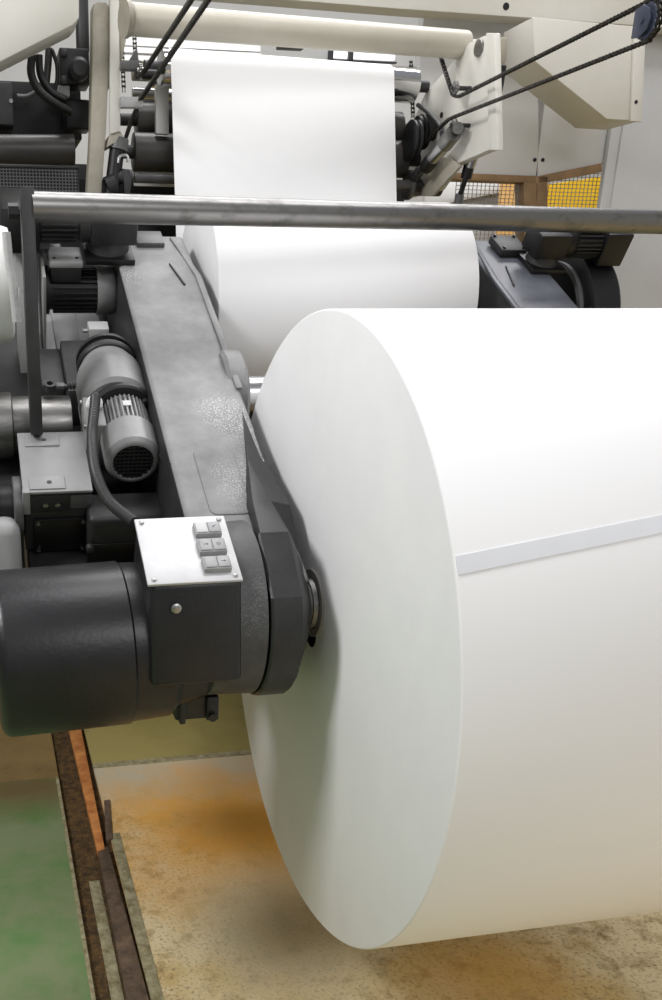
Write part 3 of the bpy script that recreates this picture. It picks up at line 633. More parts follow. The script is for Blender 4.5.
# ================================================================== TOP LEFT: dark machine side
mb = MB()
P4 = lambda pts, y: [atY(a, b, y) for a, b in pts]
hl = P4(((-60, -60), (79, -60), (79, 18), (73, 25), (0, 62), (-60, 92)), 1.25)
mb.prism(hl, Y3*.13, bev=.004)
tag(obj('corner_bracket', mb, 'cream'), 'cream slanted frame bracket in the top left corner', 'bracket')
db = thing('dark_cabinet', 'black machine cabinet with a hinged side box, top left under the cream bracket', 'cabinet', atY(35, 160, 1.7))
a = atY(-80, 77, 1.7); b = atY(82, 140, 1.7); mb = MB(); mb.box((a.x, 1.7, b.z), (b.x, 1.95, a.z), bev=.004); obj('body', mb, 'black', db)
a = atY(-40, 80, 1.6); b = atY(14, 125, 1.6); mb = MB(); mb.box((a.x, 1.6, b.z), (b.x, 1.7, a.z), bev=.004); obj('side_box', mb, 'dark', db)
mb = MB(); mb.lathe(atY(11, 101, 1.6), (0, -1, 0), [(0, .006), (.004, .006), (.004, 0)], 10); obj('screw', mb, 'zinc', db)
mb = MB(); mb.tube([atY(x, y, 1.62) for x, y in ((17, 96), (27, 96), (35, 92), (40, 88))], .006, 8); obj('handle', mb, 'mid', db)
vb = thing('valve_block', 'black hydraulic valve block hanging just left of the cream post', 'valve', atY(75, 110, 1.55))
a = atY(59, 47, 1.55); b = atY(90, 85, 1.55); mb = MB(); mb.box((a.x, 1.55, b.z), (b.x, 1.65, a.z), bev=.005); obj('body', mb, 'black', vb)
for q in ((64, 53), (64, 80)):
    mb = MB(); mb.lathe(atY(q[0], q[1], 1.55), (0, -1, 0), [(0, .011), (.006, .011), (.008, .006), (.008, 0)], 14); obj('plug', mb, 'dark', vb)
mb = MB(); mb.lathe(atY(78, 72, 1.55), (0, -1, 0), [(0, .03), (.05, .03), (.06, .02), (.06, 0)], 24); obj('solenoid', mb, 'dark', vb)
mb = MB(); a = atY(78, 0, 1.55); b = atY(90, 47, 1.55); mb.cyl(V(((a.x+b.x)/2, 1.6, b.z)), V(((a.x+b.x)/2, 1.6, a.z+.1)), .02, 20); obj('cylinder', mb, 'dark', vb)
mb = MB(); a = atY(56, 85, 1.56); b = atY(70, 97, 1.56); mb.box((a.x, 1.56, b.z), (b.x, 1.62, a.z), bev=.003); obj('bracket', mb, 'light', vb)
mb = MB(); a = atY(66, 97, 1.56); b = atY(92, 128, 1.56); mb.box((a.x, 1.58, b.z), (b.x, 1.68, a.z), bev=.008); obj('lower_body', mb, 'black', vb)
for i, (hp, l, rr) in enumerate(((((32, 55), (31, 72), (36, 86), (46, 97), (60, 106), (72, 112)), 'outer black hydraulic hose looping under the cream bracket', .012),
                     (((39, 55), (40, 72), (45, 84), (54, 94), (66, 100)), 'inner black hydraulic hose looping under the cream bracket', .011),
                     (((52, 50), (55, 58), (57, 66), (57, 80), (54, 93)), 'thin black hose hanging beside the valve block', .006),
                     (((49, 48), (48, 65), (46, 85)), 'grey straight hose between the black loops and the valve block', .011))):
    mb = MB(); mb.tube([atY(x, y, 1.5+.02*i) for x, y in hp], rr, 12); tag(obj('hydraulic_hose', mb, 'hose' if i == 3 else 'rubber'), l, 'hose', 'hydraulic hoses under the cream bracket')
# dark rollers and guards in the shade
mb = MB(); a = atY(-60, 150, 1.55); b = atY(74, 150, 1.55); mb.cyl(a, b, .042, 40); tag(obj('idler_roller', mb, 'rubber_roll'), 'dark idler roller above the wire guard at the far left', 'roller')
mb = MB(); a = atY(-60, 140, 1.6); b = atY(74, 143, 1.6); mb.cyl(V((a.x, 1.64, a.z)), V((b.x, 1.64, a.z)), .022, 24); tag(obj('lead_screw', mb, 'steel'), 'thin bright threaded shaft just above the dark idler roller', 'shaft')
wg = thing('wire_guard', 'black wire mesh guard at the far left above the bar end', 'guard', atY(35, 215, 1.45))
o = atY(-30, 225, 1.45); a = atY(80, 225, 1.45)-o; b = atY(-30, 165, 1.45)-o
mb = MB(); mb.grid(o, V((a.x, 0, 0)), V((0, 0, b.z)), 34, 18, .0022); obj('mesh_panel', mb, 'wire', wg)
mb = MB(); mb.tube([o, o+V((a.x, 0, 0)), o+V((a.x, 0, b.z)), o+V((0, 0, b.z))], .006, 8, smooth=0); obj('guard_frame', mb, 'dark', wg)
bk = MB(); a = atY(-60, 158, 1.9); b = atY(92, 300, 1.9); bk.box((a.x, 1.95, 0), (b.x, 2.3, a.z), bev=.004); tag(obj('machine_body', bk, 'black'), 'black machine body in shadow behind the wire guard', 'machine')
gb = thing('gear_cover', 'dark round gear cover with a bolted box behind the bar upright', 'cover', atY(15, 260, .95))
mb = MB(); a = atY(8, 222, .95); b = atY(50, 250, .95); mb.box((a.x, .95, b.z), (b.x, 1.1, a.z), bev=.005); obj('box', mb, 'dark', gb)
mb = MB(); mb.cyl(atY(-2, 218, .93), atY(10, 218, .93), .036, 32, bev=.004); obj('drum', mb, 'dark', gb)
mb = MB(); mb.lathe(atY(10, 218, .93), X3, [(0, .009), (.006, .009), (.006, 0)], 6); obj('bolt', mb, 'zinc', gb)
mb = MB(); a = atY(14, 250, 1.0); b = atY(26, 300, 1.0); mb.box((a.x, 1.0, b.z-.2), (b.x+.02, 1.1, a.z), bev=.004); obj('stand', mb, 'light', gb)

# cream post and side plate
pc = thing('frame_post', 'cream upright post with a rounded top at the upper left', 'post', atY(97, 200, 1.35))
a = atY(92, 0, 1.35); b = atY(110, 0, 1.35); z = atY(98, 205, 1.35).z
lt = [atY(93, 4, 1.35), atY(98, 1.5, 1.35), atY(106, 2, 1.35), atY(110, 8, 1.35), atY(109, 60, 1.35), atY(106, 130, 1.35), atY(101, 200, 1.35), atY(87, 200, 1.35), atY(91, 130, 1.35), atY(92, 60, 1.35)]
mb = MB(); mb.prism(lt, Y3*.07, bev=.003); obj('post', mb, 'cream_dark', pc)
sp = thing('side_plate', 'cream machine side plate standing right of the cream post', 'plate', atY(115, 145, 1.3))
xs = -.13
lt = [atY(110, -20, 1.33), atY(119, -20, 1.33), atY(120.5, 131, 1.33), atY(110, 134, 1.33)]
mb = MB(); mb.prism(lt, Y3*.02, bev=.002); obj('front_edge', mb, 'cream', sp)
lt = [atY(119, -20, 1.34), atY(127, -20, 1.34), atY(127.5, 5, 1.34), atY(126, 40, 1.34), atY(120.5, 70, 1.34)]
mb = MB(); mb.prism(lt, Y3*.3, bev=.002); obj('rib', mb, 'cream_dark', sp)
lt = [atY(110, 134, 1.335), atY(120.5, 131, 1.335), atY(124, 138, 1.335), atY(107, 147, 1.335)]
mb = MB(); mb.prism(lt, Y3*.1, bev=.002); obj('foot', mb, 'cream_dark', sp)
# air cylinder under the side plate
ac = thing('air_cylinder', 'dark air cylinder with a clamp below the cream side plate', 'cylinder', atY(115, 195, 1.3))
mb = MB(); mb.cyl(atY(118, 150, 1.36), atY(120, 138, 1.36), .03, 24, r1=.026); obj('cap', mb, 'mid', ac)
mb = MB(); mb.cyl(atY(110, 205, 1.36), atY(117, 150, 1.36), .022, 24); obj('barrel', mb, 'black', ac)
mb = MB(); mb.cyl(atY(107, 188, 1.35), atY(116, 184, 1.35), .03, 20); obj('clamp', mb, 'rubber', ac)
mb = MB(); mb.tube([atY(x, y, 1.34) for x, y in ((118, 163), (120, 156), (127, 156), (128, 162))], .005, 8, smooth=3); obj('bail', mb, 'zinc', ac)
lk = thing('pivot_linkage', 'dark pivoting link arm beside the air cylinder, above the bar', 'link', atY(126, 195, 1.34))
mb = MB(); mb.prism(P4(((122, 168), (130, 170), (132, 182), (130, 196), (123, 196), (124, 184)), 1.34), Y3*.03, bev=.004); obj('arm', mb, 'dark', lk)
mb = MB(); mb.cyl(atY(114, 176, 1.36), atY(132, 177, 1.36), .02, 20); obj('pivot', mb, 'dark', lk)

# left-hand guide rollers between the side plates, seen left of the web
def roller(name, p0, p1, r, m, label, X1=.83, ends=True, gname=None):
    t = thing(name, label, 'roller', (p0+p1)/2-Z3*r)
    mb = MB(); mb.cyl(p0, p1, r, 48, bev=.003); obj('shell', mb, m, t)
    if ends:
        d = (p1-p0).normalized()
        mb = MB(); mb.cyl(p0-d*.05, p0, r*.35, 20); obj('journal', mb, 'dark', t)
        mb = MB(); mb.cyl(p1, p1+d*.05, r*.35, 20); obj('journal', mb, 'dark', t)
    return t
def rpos(px0, py0, y, x1=.80):
    p0 = atY(px0, py0, y); return p0, V((x1, y, p0.z))
p0, p1 = rpos(136, 120, 1.62); roller('guide_roller', p0, p1, .05, 'rubber_roll', 'upper dark guide roller left of the white web')
p0, p1 = rpos(133, 152, 1.56); roller('guide_roller', p0, p1, .055, 'rubber_roll', 'lower dark brown guide roller left of the white web')
p0, p1 = rpos(134, 178, 1.5); roller('tie_rod', p0, p1, .014, 'mid', 'thin grey tie rod under the dark guide rollers')
mb = MB(); p0, p1 = rpos(134, 170, 1.7); mb.box((p0.x, 1.7, p0.z-.02), (.8, 1.72, p0.z+.02), bev=.002); tag(obj('cross_rail', mb, 'white'), 'pale cross rail directly below the lower dark guide roller', 'rail')
mb = MB(); p0, p1 = rpos(134, 183, 1.62); mb.box((p0.x, 1.62, p0.z-.008), (.8, 1.63, p0.z+.008), bev=.001); tag(obj('cross_rail', mb, 'white'), 'thin pale cross rail just above the steel bar at left', 'rail')
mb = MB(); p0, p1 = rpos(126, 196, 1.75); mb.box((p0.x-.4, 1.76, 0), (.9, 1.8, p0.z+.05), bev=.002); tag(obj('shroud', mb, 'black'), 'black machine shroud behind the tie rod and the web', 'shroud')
for i, (yy, rr, mm, l) in enumerate(((73, .022, 'cream_dark', 'cream tie tube seen left of the web above the chain'), (93, .016, 'bright_steel', 'upper bright steel rod left of the web'), (100, .013, 'bright_steel', 'lower bright steel rod left of the web'))):
    p0, p1 = rpos(132, yy, 1.75+.03*i, .02 if i == 0 else .8); roller('cross_tube', p0, p1, rr, mm, l, ends=False)
mb = MB(); a = atY(156, 84, 1.5); b = atY(169, 134, 1.5); mb.box((a.x, 1.5, b.z), (b.x, 1.525, a.z), bev=.002); tag(obj('upright', mb, 'white'), 'short pale upright strip between the upper dark guide roller and the web', 'post')

# chrome roller carrying the web, second one behind it
roller('web_roller', V((-.03, GR.y-.03*SKEW/.726, GR.z)), V((.81, GR.y+SKEW*.81/.726, GR.z)), gr, 'chrome', 'shiny chrome roller under the top of the paper web')
roller('web_roller', V((-.03, GR.y+.17, GR.z+.015)), V((.76, GR.y+.17+SKEW, GR.z+.015)), .035, 'chrome', 'thinner chrome roller behind the top of the paper web')

# cream tube across the top
t0_, t1_ = atY(128, 19, 1.12), atY(465, 45, 1.36)
tt = thing('cross_tube', 'long cream tube crossing above the paper web', 'tube', (t0_+t1_)/2-Z3*.04)
mb = MB(); mb.cyl(t0_, t1_, .0375, 40, bev=.002); obj('tube', mb, 'cream_tube', tt)
d = (t1_-t0_).normalized()
mb = MB(); mb.lathe(t0_-d*.012, d, [(0, 0), (0, .043), (.010, .043), (.012, .040), (.018, .039), (.018, 0)], 36); obj('flange', mb, 'cream_dark', tt)
mb = MB(); mb.lathe(t1_-d*.006, d, [(0, 0), (0, .032), (.012, .030), (.012, 0)], 32); obj('end_cap', mb, 'cream', tt)
mb = MB(); mb.cyl(t1_+d*.006, t1_+d*.05, .016, 20); obj('stub', mb, 'steel', tt)

# cream gantry beam across the top and its right haunch
GY = 1.95
gb_ = thing('gantry_beam', 'cream gantry beam along the top edge of the photo', 'beam', atY(380, 20, GY))
mb = MB()
mb.prism([atY(110, -80, GY), atY(700, -80, GY), atY(700, 30, GY), atY(531, 18, GY), atY(400, 9, GY), atY(190, -8, GY), atY(110, -14, GY)], Y3*.09, bev=.004)
obj('beam', mb, 'cream', gb_)
mb = MB(); c = atY(506, 6.5, GY); mb.lathe(c, (0, -1, 0), [(0, .012), (.0015, .012), (.0015, 0)], 20); obj('bolt_hole', mb, 'black', gb_)
HY = 1.72
hn = thing('haunch_bracket', 'cream gusset box under the beam at the upper right with a slanted underside', 'bracket', atY(600, 120, HY+.05))
mb = MB(); mb.prism(P4(((533, 17), (644, 27), (640.5, 121), (607, 119), (534.5, 61)), HY), Y3*.19, bev=.003); obj('box', mb, 'cream', hn)
mb = MB(); mb.prism(P4(((635, 27), (646, 28), (642, 122), (631, 121)), HY-.012), Y3*.012, bev=.002); obj('edge_strip', mb, 'cream', hn)
mb = MB(); mb.lathe(atY(636, 102, HY-.012), (0, -1, 0), [(0, .006), (.002, .006), (.002, 0)], 14); obj('screw', mb, 'black', hn)

# right machine side plate
sx = .86
PX = lambda pts, x: [atX(a, b, x) for a, b in pts]
rp = thing('side_plate', 'cream angular side plate right of the chrome roller, behind the chain', 'plate', atX(450, 190, sx))
mb = MB(); mb.prism(PX(((424, 95), (470, 42), (490, 33), (493, 148), (452, 166), (436, 190), (404, 198), (400, 150)), sx), X3*.03, bev=.003); obj('plate', mb, 'cream', rp)
mb = MB(); c = atX(480, 48, sx); mb.lathe(c, (-1, 0, 0), [(0, .022), (.008, .022), (.010, .01), (.010, 0)], 24); obj('boss', mb, 'steel', rp)
mb = MB(); c = atX(442, 115, sx); mb.lathe(c, (-1, 0, 0), [(0, .008), (.004, .008), (.004, 0)], 14); obj('bolt', mb, 'black', rp)
mb = MB(); mb.prism(PX(((428, 155), (449, 158), (460, 166), (432, 196), (408, 196)), sx-.012), X3*.01, bev=.002); obj('reinforcement', mb, 'cream_dark', rp)
mb = MB(); mb.prism([atX(486, 33, sx-.02)+V((0, -.0, 0)), atX(494, 33, sx-.02), atX(497, 150, sx-.02), atX(489, 150, sx-.02)], X3*.02, bev=.002); obj('edge_strip', mb, 'cream', rp)
# upper frame plate behind, where the tube ends
mb = MB(); mb.prism(PX(((424, 60), (458, 60), (471, 30), (440, 30)), .95), X3*.02); 
# tensioner sprockets
def sprocket(c, r, ax, label, ln=.05, plate=False, col='steel', n=16, out=1):
    t = thing('sprocket', label, 'sprocket', c-Z3*r)
    mb = MB(); tb = bmesh.new(); a = V(ax).normalized(); x = a.orthogonal().normalized(); y = a.cross(x); pts = []
    for k in range(n*2):
        rr = r if k % 2 else r*.84; an = math.pi*k/n; pts.append(c-a*.004+(x*math.cos(an)+y*math.sin(an))*rr)
    mb.prism(pts, a*.008, bev=.001, seg=1); mb.lathe(c-a*.009, a, [(0, 0), (0, r*.55), (.018, r*.55), (.018, 0)], 24); obj('toothed_wheel', mb, col, t)
    mb = MB(); mb.cyl(c-a*.012, c+a*ln, r*.32, 18); obj('shaft', mb, 'dark', t)
    return t
cx = sx-.05
k1 = atX(455, 88, cx); sprocket(k1, .020, X3, 'small tension sprocket at the upper bend of the long chain', ln=.05)
k2 = atX(454, 125, cx); sprocket(k2, .018, X3, 'small tension sprocket at the lower bend of the long chain', ln=.06)
K3 = atX(648, 21, cx); sk = sprocket(K3, .036, X3, 'blue grey chain sprocket in the top right corner', ln=.02, col='bluegrey', n=20)
mb = MB(); mb.prism([K3+V((-.014, .03, -.026)), K3+V((-.014, .03, .026)), K3+V((-.014, .004, .03)), K3+V((-.014, -.018, .018)), K3+V((-.014, -.024, 0)), K3+V((-.014, -.018, -.018)), K3+V((-.014, .004, -.03))], X3*.004, bev=.0015); mb.lathe(K3-X3*.014, (-1, 0, 0), [(0, .006), (.004, .006), (.004, 0)], 12); obj('bracket', mb, 'bluegrey', sk)

def chain(pts, label, ax, pitch=.0125, w=.0085):
    # roller chain following a polyline that lies across the direction ax
    mb = MB(); a = V(ax).normalized(); P = [V(p) for p in pts]; seglen = [(q-p).length for p, q in zip(P, P[1:])]; tot = sum(seglen)
    def pos(s):
        for p, q, l in zip(P, P[1:], seglen):
            if s <= l: return p+(q-p)*(s/l)
            s -= l
        return P[-1]
    n = int(tot/pitch)
    for k in range(n):
        p = pos(k*pitch); q = pos((k+1)*pitch); d = (q-p).normalized(); nn = d.cross(a).normalized()
        off = w*.5 if k % 2 else w*.34
        for s in (-1, 1):
            c0 = p+a*(s*off)
            mb.prism([c0-d*.004-nn*.003, c0-d*.002-nn*.0042, c0+d*(pitch*.35)-nn*.0028, c0+d*(pitch*.65)-nn*.0028, c0+d*(pitch+.002)-nn*.0042, c0+d*(pitch+.004)-nn*.003,
                      c0+d*(pitch+.004)+nn*.003, c0+d*(pitch+.002)+nn*.0042, c0+d*(pitch*.65)+nn*.0028, c0+d*(pitch*.35)+nn*.0028, c0-d*.002+nn*.0042, c0-d*.004+nn*.003], a*(s*.0014))
        mb.cyl(p-a*w*.5, p+a*w*.5, .0028, 8)
    o = obj('drive_chain', mb, 'chain'); return tag(o, label, 'chain')
def arc(c, r, ax, d0, d1, n=8):
    a0 = V(d0).normalized(); a1 = V(d1).normalized(); out = []
    ang = a0.angle(a1); axn = V(ax).normalized()
    if a0.cross(a1).dot(axn) < 0: ang = 2*math.pi-ang
    for k in range(n+1): out.append(c+Matrix.Rotation(ang*k/n, 3, axn) @ a0*r)
    return out
pts = PX(((441, 58), (448, 80), (453, 95), (458, 97)), cx)
top = [K3+V((0, .02, .036)), K3+V((0, -.01, .039)), K3+V((0, -.03, .026)), K3+V((0, -.04, .0)), K3+V((0, -.034, -.022)), K3+V((0, -.012, -.038))]
pts += top+PX(((454, 117), (448, 120), (434, 133), (409, 157)), cx)
chain(pts, 'long drive chain running from the right side plate up to the blue grey sprocket', X3)
def chain_X(pp, x, label, **k): return chain(PX(pp, x), label, X3, **k)
xl = -.12
chain_X(((139, 79), (147, 67), (195, -6)), xl, 'upper strand of the left drive chain slanting to the top edge', pitch=.012)
chain_X(((124, 143), (131, 122), (140, 100), (212, -6)), xl, 'lower strand of the left drive chain slanting past the web corner', pitch=.012)
c = atX(140, 72, xl); sprocket(c, .022, X3, 'small sprocket on the left side plate where the chain turns')
mb = MB(); mb.prism(P4(((121, 61), (141, 60), (141, 70), (121, 69)), 1.3), Y3*.03, bev=.002); mb.prism(P4(((128, 62), (137, 47), (139, 62)), 1.31), Y3*.02, bev=.001)
tag(obj('sprocket_bracket', mb, 'mid'), 'grey bracket holding the small sprocket on the left side plate', 'bracket')
mb = MB(); mb.prism(P4(((121, 96), (143, 97), (143, 107), (121, 107)), 1.3), Y3*.03, bev=.002)
tag(obj('bracket', mb, 'light'), 'pale bracket arm below the small sprocket on the left side plate', 'bracket')
chain([atY(134, 29, 1.45), atY(136, 70, 1.45)], 'vertical chain hanging behind the left end of the cream tube', X3, pitch=.012)
chain([atY(122, 48, 1.42), atY(124, 95, 1.42)], 'short vertical chain close beside the left side plate', X3, pitch=.012)
chain([atY(411, 62, 1.62), atY(413, 118, 1.62)], 'vertical chain hanging right of the chrome roller', X3, pitch=.012)

# belt wheels right of the web
bw = thing('belt_pulley', 'pair of black belt pulleys right of the web below the chrome roller', 'pulley', atX(414, 175, .80))
for q, rr, dx in (((408, 141), .060, 0), ((418, 132), .05, .04)):
    mb = MB(); c = V(atX(q[0], q[1], .77+dx)); mb.lathe(c, X3, [(0, 0), (0, rr-.01), (.004, rr), (.010, rr), (.014, rr-.008), (.02, rr), (.026, rr), (.03, rr-.01), (.03, 0)], 48); obj('wheel', mb, 'black', bw)
mb = MB(); c = atX(416, 128, .80); mb.cyl(c, c+X3*.12, .035, 28); obj('hub', mb, 'rubber', bw)
# air cylinder clevis on the right plate
rc_ = thing('air_cylinder', 'slim steel air cylinder slanting across the right side plate below the chain', 'cylinder', atX(430, 170, sx-.06))
def cylX(n, a, b, r, m, par, x=sx-.05, r1=None):
    mb = MB(); mb.cyl(atX(a[0], a[1], x), atX(b[0], b[1], x), r, 24, r1=r1); return obj(n, mb, m, par)
cylX('barrel', (431, 160), (448, 141), .021, 'bright_steel', rc_); cylX('head', (445, 144), (454, 133), .024, 'steel', rc_); cylX('base_cap', (426, 167), (433, 158), .022, 'black', rc_); cylX('rod', (417, 176), (427, 165), .008, 'steel', rc_)
mb = MB(); c = atX(461, 131, sx-.06); mb.cyl(atX(458, 128, sx-.05), atX(458, 128, sx)+X3*.0, .016, 18); obj('pin', mb, 'steel', rc_)
mb = MB(); mb.cyl(atX(414, 178, sx-.05), atX(419, 172, sx-.05), .016, 16); obj('clevis', mb, 'dark', rc_)
r2 = thing('idler_pulley', 'grey idler pulley on a stub shaft at the foot of the right side plate', 'pulley', atX(412, 200, .80))
mb = MB(); c = atX(406, 185, .80); mb.lathe(c, X3, [(0, 0), (0, .04), (.004, .045), (.014, .045), (.018, .035), (.018, 0)], 36); obj('wheel', mb, 'mid', r2)
mb = MB(); mb.cyl(c+X3*.01, c+X3*.11, .02, 24); obj('shaft', mb, 'dark', r2)
mb = MB(); mb.lathe(c+X3*.07, X3, [(0, .02), (0, .032), (.05, .032), (.05, .02)], 24); obj('collar', mb, 'dark', r2)
rl = thing('link_rod', 'black link rod with a steel joint slanting down to the right of the side plate', 'rod', atX(459, 200, sx+.05))
def cylX2(n, a, b, r, m, par): 
    mb = MB(); mb.cyl(atX(a[0], a[1], sx+.05), atX(b[0], b[1], sx+.05), r, 18); return obj(n, mb, m, par)
cylX2('rod', (459, 198), (468, 172), .008, 'black', rl); cylX2('sleeve', (466, 178), (470, 162), .017, 'black', rl); cylX2('joint', (470, 166), (475, 152), .016, 'bright_steel', rl); cylX2('tail', (458, 203), (460, 194), .013, 'mid', rl)
mb = MB(); mb.tube([atX(x, y, sx-.03) for x, y in ((418, 105), (425, 110), (434, 118), (441, 127), (442, 136))], .007, 10); tag(obj('air_hose', mb, 'hose'), 'short grey air hose curving on the right side plate', 'hose')
mb = MB(); mb.tube([atX(x, y, sx+.06) for x, y in ((501, 66), (497, 90), (491, 108))], .016, 12); tag(obj('power_cable', mb, 'rubber'), 'thick black cable hanging behind the right edge of the side plate', 'cable')
mb = MB(); mb.prism(P4(((486, 36), (508, 37), (507, 60), (500, 66), (486, 66)), 1.6), Y3*.1, bev=.003); tag(obj('beam_spacer', mb, 'cream_dark'), 'cream spacer block between the side plate and the gusset box', 'block')

# ================================================================== BACKGROUND RIGHT
CY = 2.05
a = atY(612, 200, CY); b = atY(611, 330, CY)
cb2 = thing('control_cabinet', 'tall light grey cabinet at the right edge of the photo', 'cabinet', (a.x+.4, CY+.3, 0))
mb = MB(); mb.box((a.x, CY, 0.05), (a.x+.9, CY+.035, 2.6), bev=.003); obj('body', mb, 'greywall', cb2)
xa = atY(601, 200, CY+.01).x
mb = MB(); mb.box((xa, CY+.01, .05), (a.x+.002, CY+.035, 2.6), bev=.003); obj('edge_post', mb, 'greywall', cb2)
mb = MB(); mb.box((xa, CY+.0, 0), (a.x+.9, CY+.035, .06)); obj('plinth', mb, 'dark', cb2)
# partition with mesh windows
WY = 2.09
def wbox(px0, py0, px1, py1, y, d, m, mb=None, bev=.0):
    a = atY(px0, py0, y); b = atY(px1, py1, y); (mb or MB()).box((a.x, y, b.z), (b.x, y+d, a.z), bev=bev)
mb = MB(); wbox(430, -60, 536, 176, WY, .05, None, mb, .002); o = obj('wall_panel', mb, 'wall'); tag(o, 'pale wall panel behind the right side plate, above the mesh window', 'wall panel')
o['kind'] = 'structure'; o.name = 'wall_partition'
mb = MB(); a = [atY(536.8, -60, WY), atY(640, -60, WY-.0), atY(640, 160, WY), atY(602, 164, WY), atY(538, 176.5, WY)]
mb.prism(a, Y3*.05, bev=.002); struct(obj('wall_partition', mb, 'wall'))
for q in ((534.5, 160), (542.5, 160)):
    mb = MB(); mb.lathe(atY(q[0], q[1], WY), (0, -1, 0), [(0, .007), (.004, .007), (.004, 0)], 12); tag(obj('bolt', mb, 'black'), ('left' if q[0] < 538 else 'right')+' bolt of the pair at the foot of the wall panel joint', 'bolt', 'wall panel bolts')
def mesh_window(n, frame, mpx, mesh):
    # frame: list of quads of the frame bars
    t = bpy.data.objects.new('window_%d' % n, None); COL.objects.link(t); t['kind'] = 'structure'
    c = atY(mpx[0], mpx[3], WY); t.location = c; WM[t.name] = Matrix.Translation(c)
    for q in frame:
        mb = MB(); mb.prism(P4(q, WY-.01), Y3*.07, bev=.002); obj('window_frame', mb, 'brown_frame', t)
    o = atY(mpx[0], mpx[3], WY+.02); a = atY(mpx[2], mpx[3], WY+.02)-o; b = atY(mpx[0], mpx[1], WY+.02)-o
    mb = MB(); mb.grid(o, V((a.x, 0, 0)), V((0, 0, b.z)), mesh[0], mesh[1], .0022); obj('wire_mesh', mb, 'wirel', t)
    return t
mesh_window(1, [((440, 172), (536, 176), (536, 183), (440, 179)), ((524, 182), (538, 183), (537, 300), (524, 300))], (445, 181, 525, 300), (20, 30))
mesh_window(2, [((538, 176), (602, 163), (602, 172), (538, 184)), ((536, 176), (548, 176), (547, 300), (536, 300))], (534, 172, 606, 300), (19, 34))
def sheet(pp, y, m, label, nm, cat):
    mb = MB(); mb.prism([V((q.x, q.y, 0)) if p_[1] >= 260 else q for q, p_ in zip(P4(pp, y), pp)], Y3*.03, bev=.003); return tag(obj(nm, mb, m), label, cat)
sheet(((550, 184), (606, 176), (604, 260), (549, 260)), WY+.8, 'yellow', 'bright yellow sheet seen behind the right mesh window', 'yellow_board', 'board')
sheet(((503, 180), (545, 180), (545, 300), (501, 300)), WY+.9, 'orange', 'pale orange sheet seen behind the left mesh window', 'orange_board', 'board')
sheet(((425, 178), (503, 184), (503, 192), (440, 205), (425, 205)), WY+1.0, 'white', 'white sheet behind the left mesh window, above the grey slope', 'white_board', 'board')
sheet(((425, 204), (440, 204), (503, 191), (503, 300), (425, 300)), WY+1.02, 'light', 'light grey slanted panel behind the left mesh window', 'grey_board', 'board')

# far hall behind the web: window band, rails
fw = bpy.data.objects.new('window_3', None); COL.objects.link(fw); fw['kind'] = 'structure'; c = atY(330, 60, 5.15); fw.location = c; WM[fw.name] = Matrix.Translation(c)
mb = MB(); wbox(332, 42, 395, 60, 5.16, .03, None, mb, .004); obj('pane', mb, ceiling_emit('daylight_pane', 1.6, (.93, .96, 1)), fw)
mb = MB(); wbox(330, 48.5, 397, 50, 5.13, .03, None, mb); wbox(330, 40, 333, 64, 5.13, .03, None, mb); wbox(350, 40, 353, 64, 5.13, .03, None, mb); wbox(330, 60, 397, 62, 5.13, .03, None, mb); obj('window_frame', mb, 'dark', fw)
fx = MB(); wbox(279, 42, 304, 49, 4.6, .06, None, fx, .004); tag(obj('wall_box', fx, 'dark'), 'small dark box on the far wall above the web', 'box')
for i, yy in enumerate((40, 46, 53, 61)):
    fx = MB(); wbox(122, yy-2, 260, yy+1, 3.2, .04, None, fx, .004); tag(obj('louver', fx, 'white'), ('topmost', 'second', 'third', 'lowest')[i]+' of the white horizontal slats behind the left end of the web', 'slat', 'white slats behind the web')

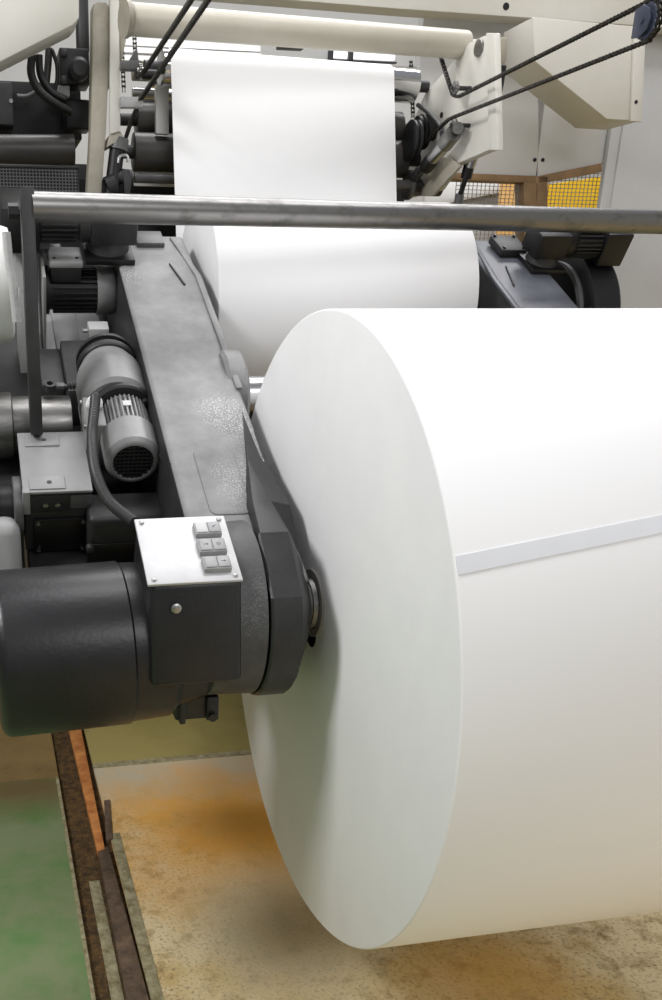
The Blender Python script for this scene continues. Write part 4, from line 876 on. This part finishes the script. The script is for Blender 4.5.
# ================================================================== FLOOR RAIL
def fl(px, py, z=0.): return atZ(px, py, z)
tr = thing('floor_rail', 'rusty steel rail lying in the floor groove below the black brake motor', 'rail', fl(100, 850))
q = [fl(68, 725, .012), fl(80.5, 725, .012), fl(105, 849, .012), fl(97.5, 851, .012)]
mb = MB(); mb.prism(q, -Z3*.022, bev=.002); lab(obj('rail_section', mb, 'rust', tr), 'bright orange rusted far section')
q = [fl(97.5, 848, .011), fl(108, 846, .011), fl(152, 1010, .011), fl(129, 1010, .011)]
mb = MB(); mb.prism(q, -Z3*.021, bev=.002); lab(obj('rail_section', mb, 'dirty_rail', tr), 'dark dirt caked near section')
q = [fl(104, 800, .006), fl(110, 799, .006), fl(113, 838, .006), fl(106, 840, .006)]
mb = MB(); mb.prism(q, -Z3*.02, bev=.002); obj('joint_plate', mb, 'dirty_rail', tr)
mb = MB(); mb.box((-.3355, -6, -.05), (-.308, .62, .0025), bev=.001); struct(obj('trim_3', mb, 'pale_edge'))
mb = MB(); mb.box((-.418, -6, -.05), (-.390, .42, -.010), bev=.001); struct(obj('trim_4', mb, 'pale_edge'))

# ================================================================== LIGHT
w = bpy.data.worlds.new('hall_light'); SC.world = w; w.use_nodes = True
w.node_tree.nodes['Background'].inputs['Color'].default_value = (.95, .975, 1.04, 1); w.node_tree.nodes['Background'].inputs['Strength'].default_value = .31
def area(name, loc, tgt, sx_, sy_2, e, col=(1, 1, 1)):
    l = bpy.data.lights.new(name, 'AREA'); l.shape = 'RECTANGLE'; l.size = sx_; l.size_y = sy_2; l.energy = e; l.color = col
    o = bpy.data.objects.new(name, l); COL.objects.link(o); o.location = loc; o.rotation_euler = (V(tgt)-V(loc)).to_track_quat('-Z', 'Y').to_euler(); return o
COOL = (1, .985, 1)
area('ceiling_lamp_side', (-2.7, -.5, 3.5), (0, 0, .6), 1.0, .7, 78, COOL)
area('fill_lamp_front', (.9, -4.2, 3.6), (.4, 0, .5), 2.4, 1.2, 58, COOL)  # unseen fill, added to brighten the front of the wrap
area('ceiling_lamp_middle', (.7, .5, 4.3), (.7, .5, 0), 3, .9, 60, COOL)
area('ceiling_lamp_back', (1.2, 2.5, 4.3), (1.2, 2.6, 0), 3.5, .6, 95, COOL)
vs = SC.view_settings; vs.view_transform = 'Standard'; vs.look = 'None'; vs.gamma = 1; vs.exposure = 0; vs.use_curve_mapping = False
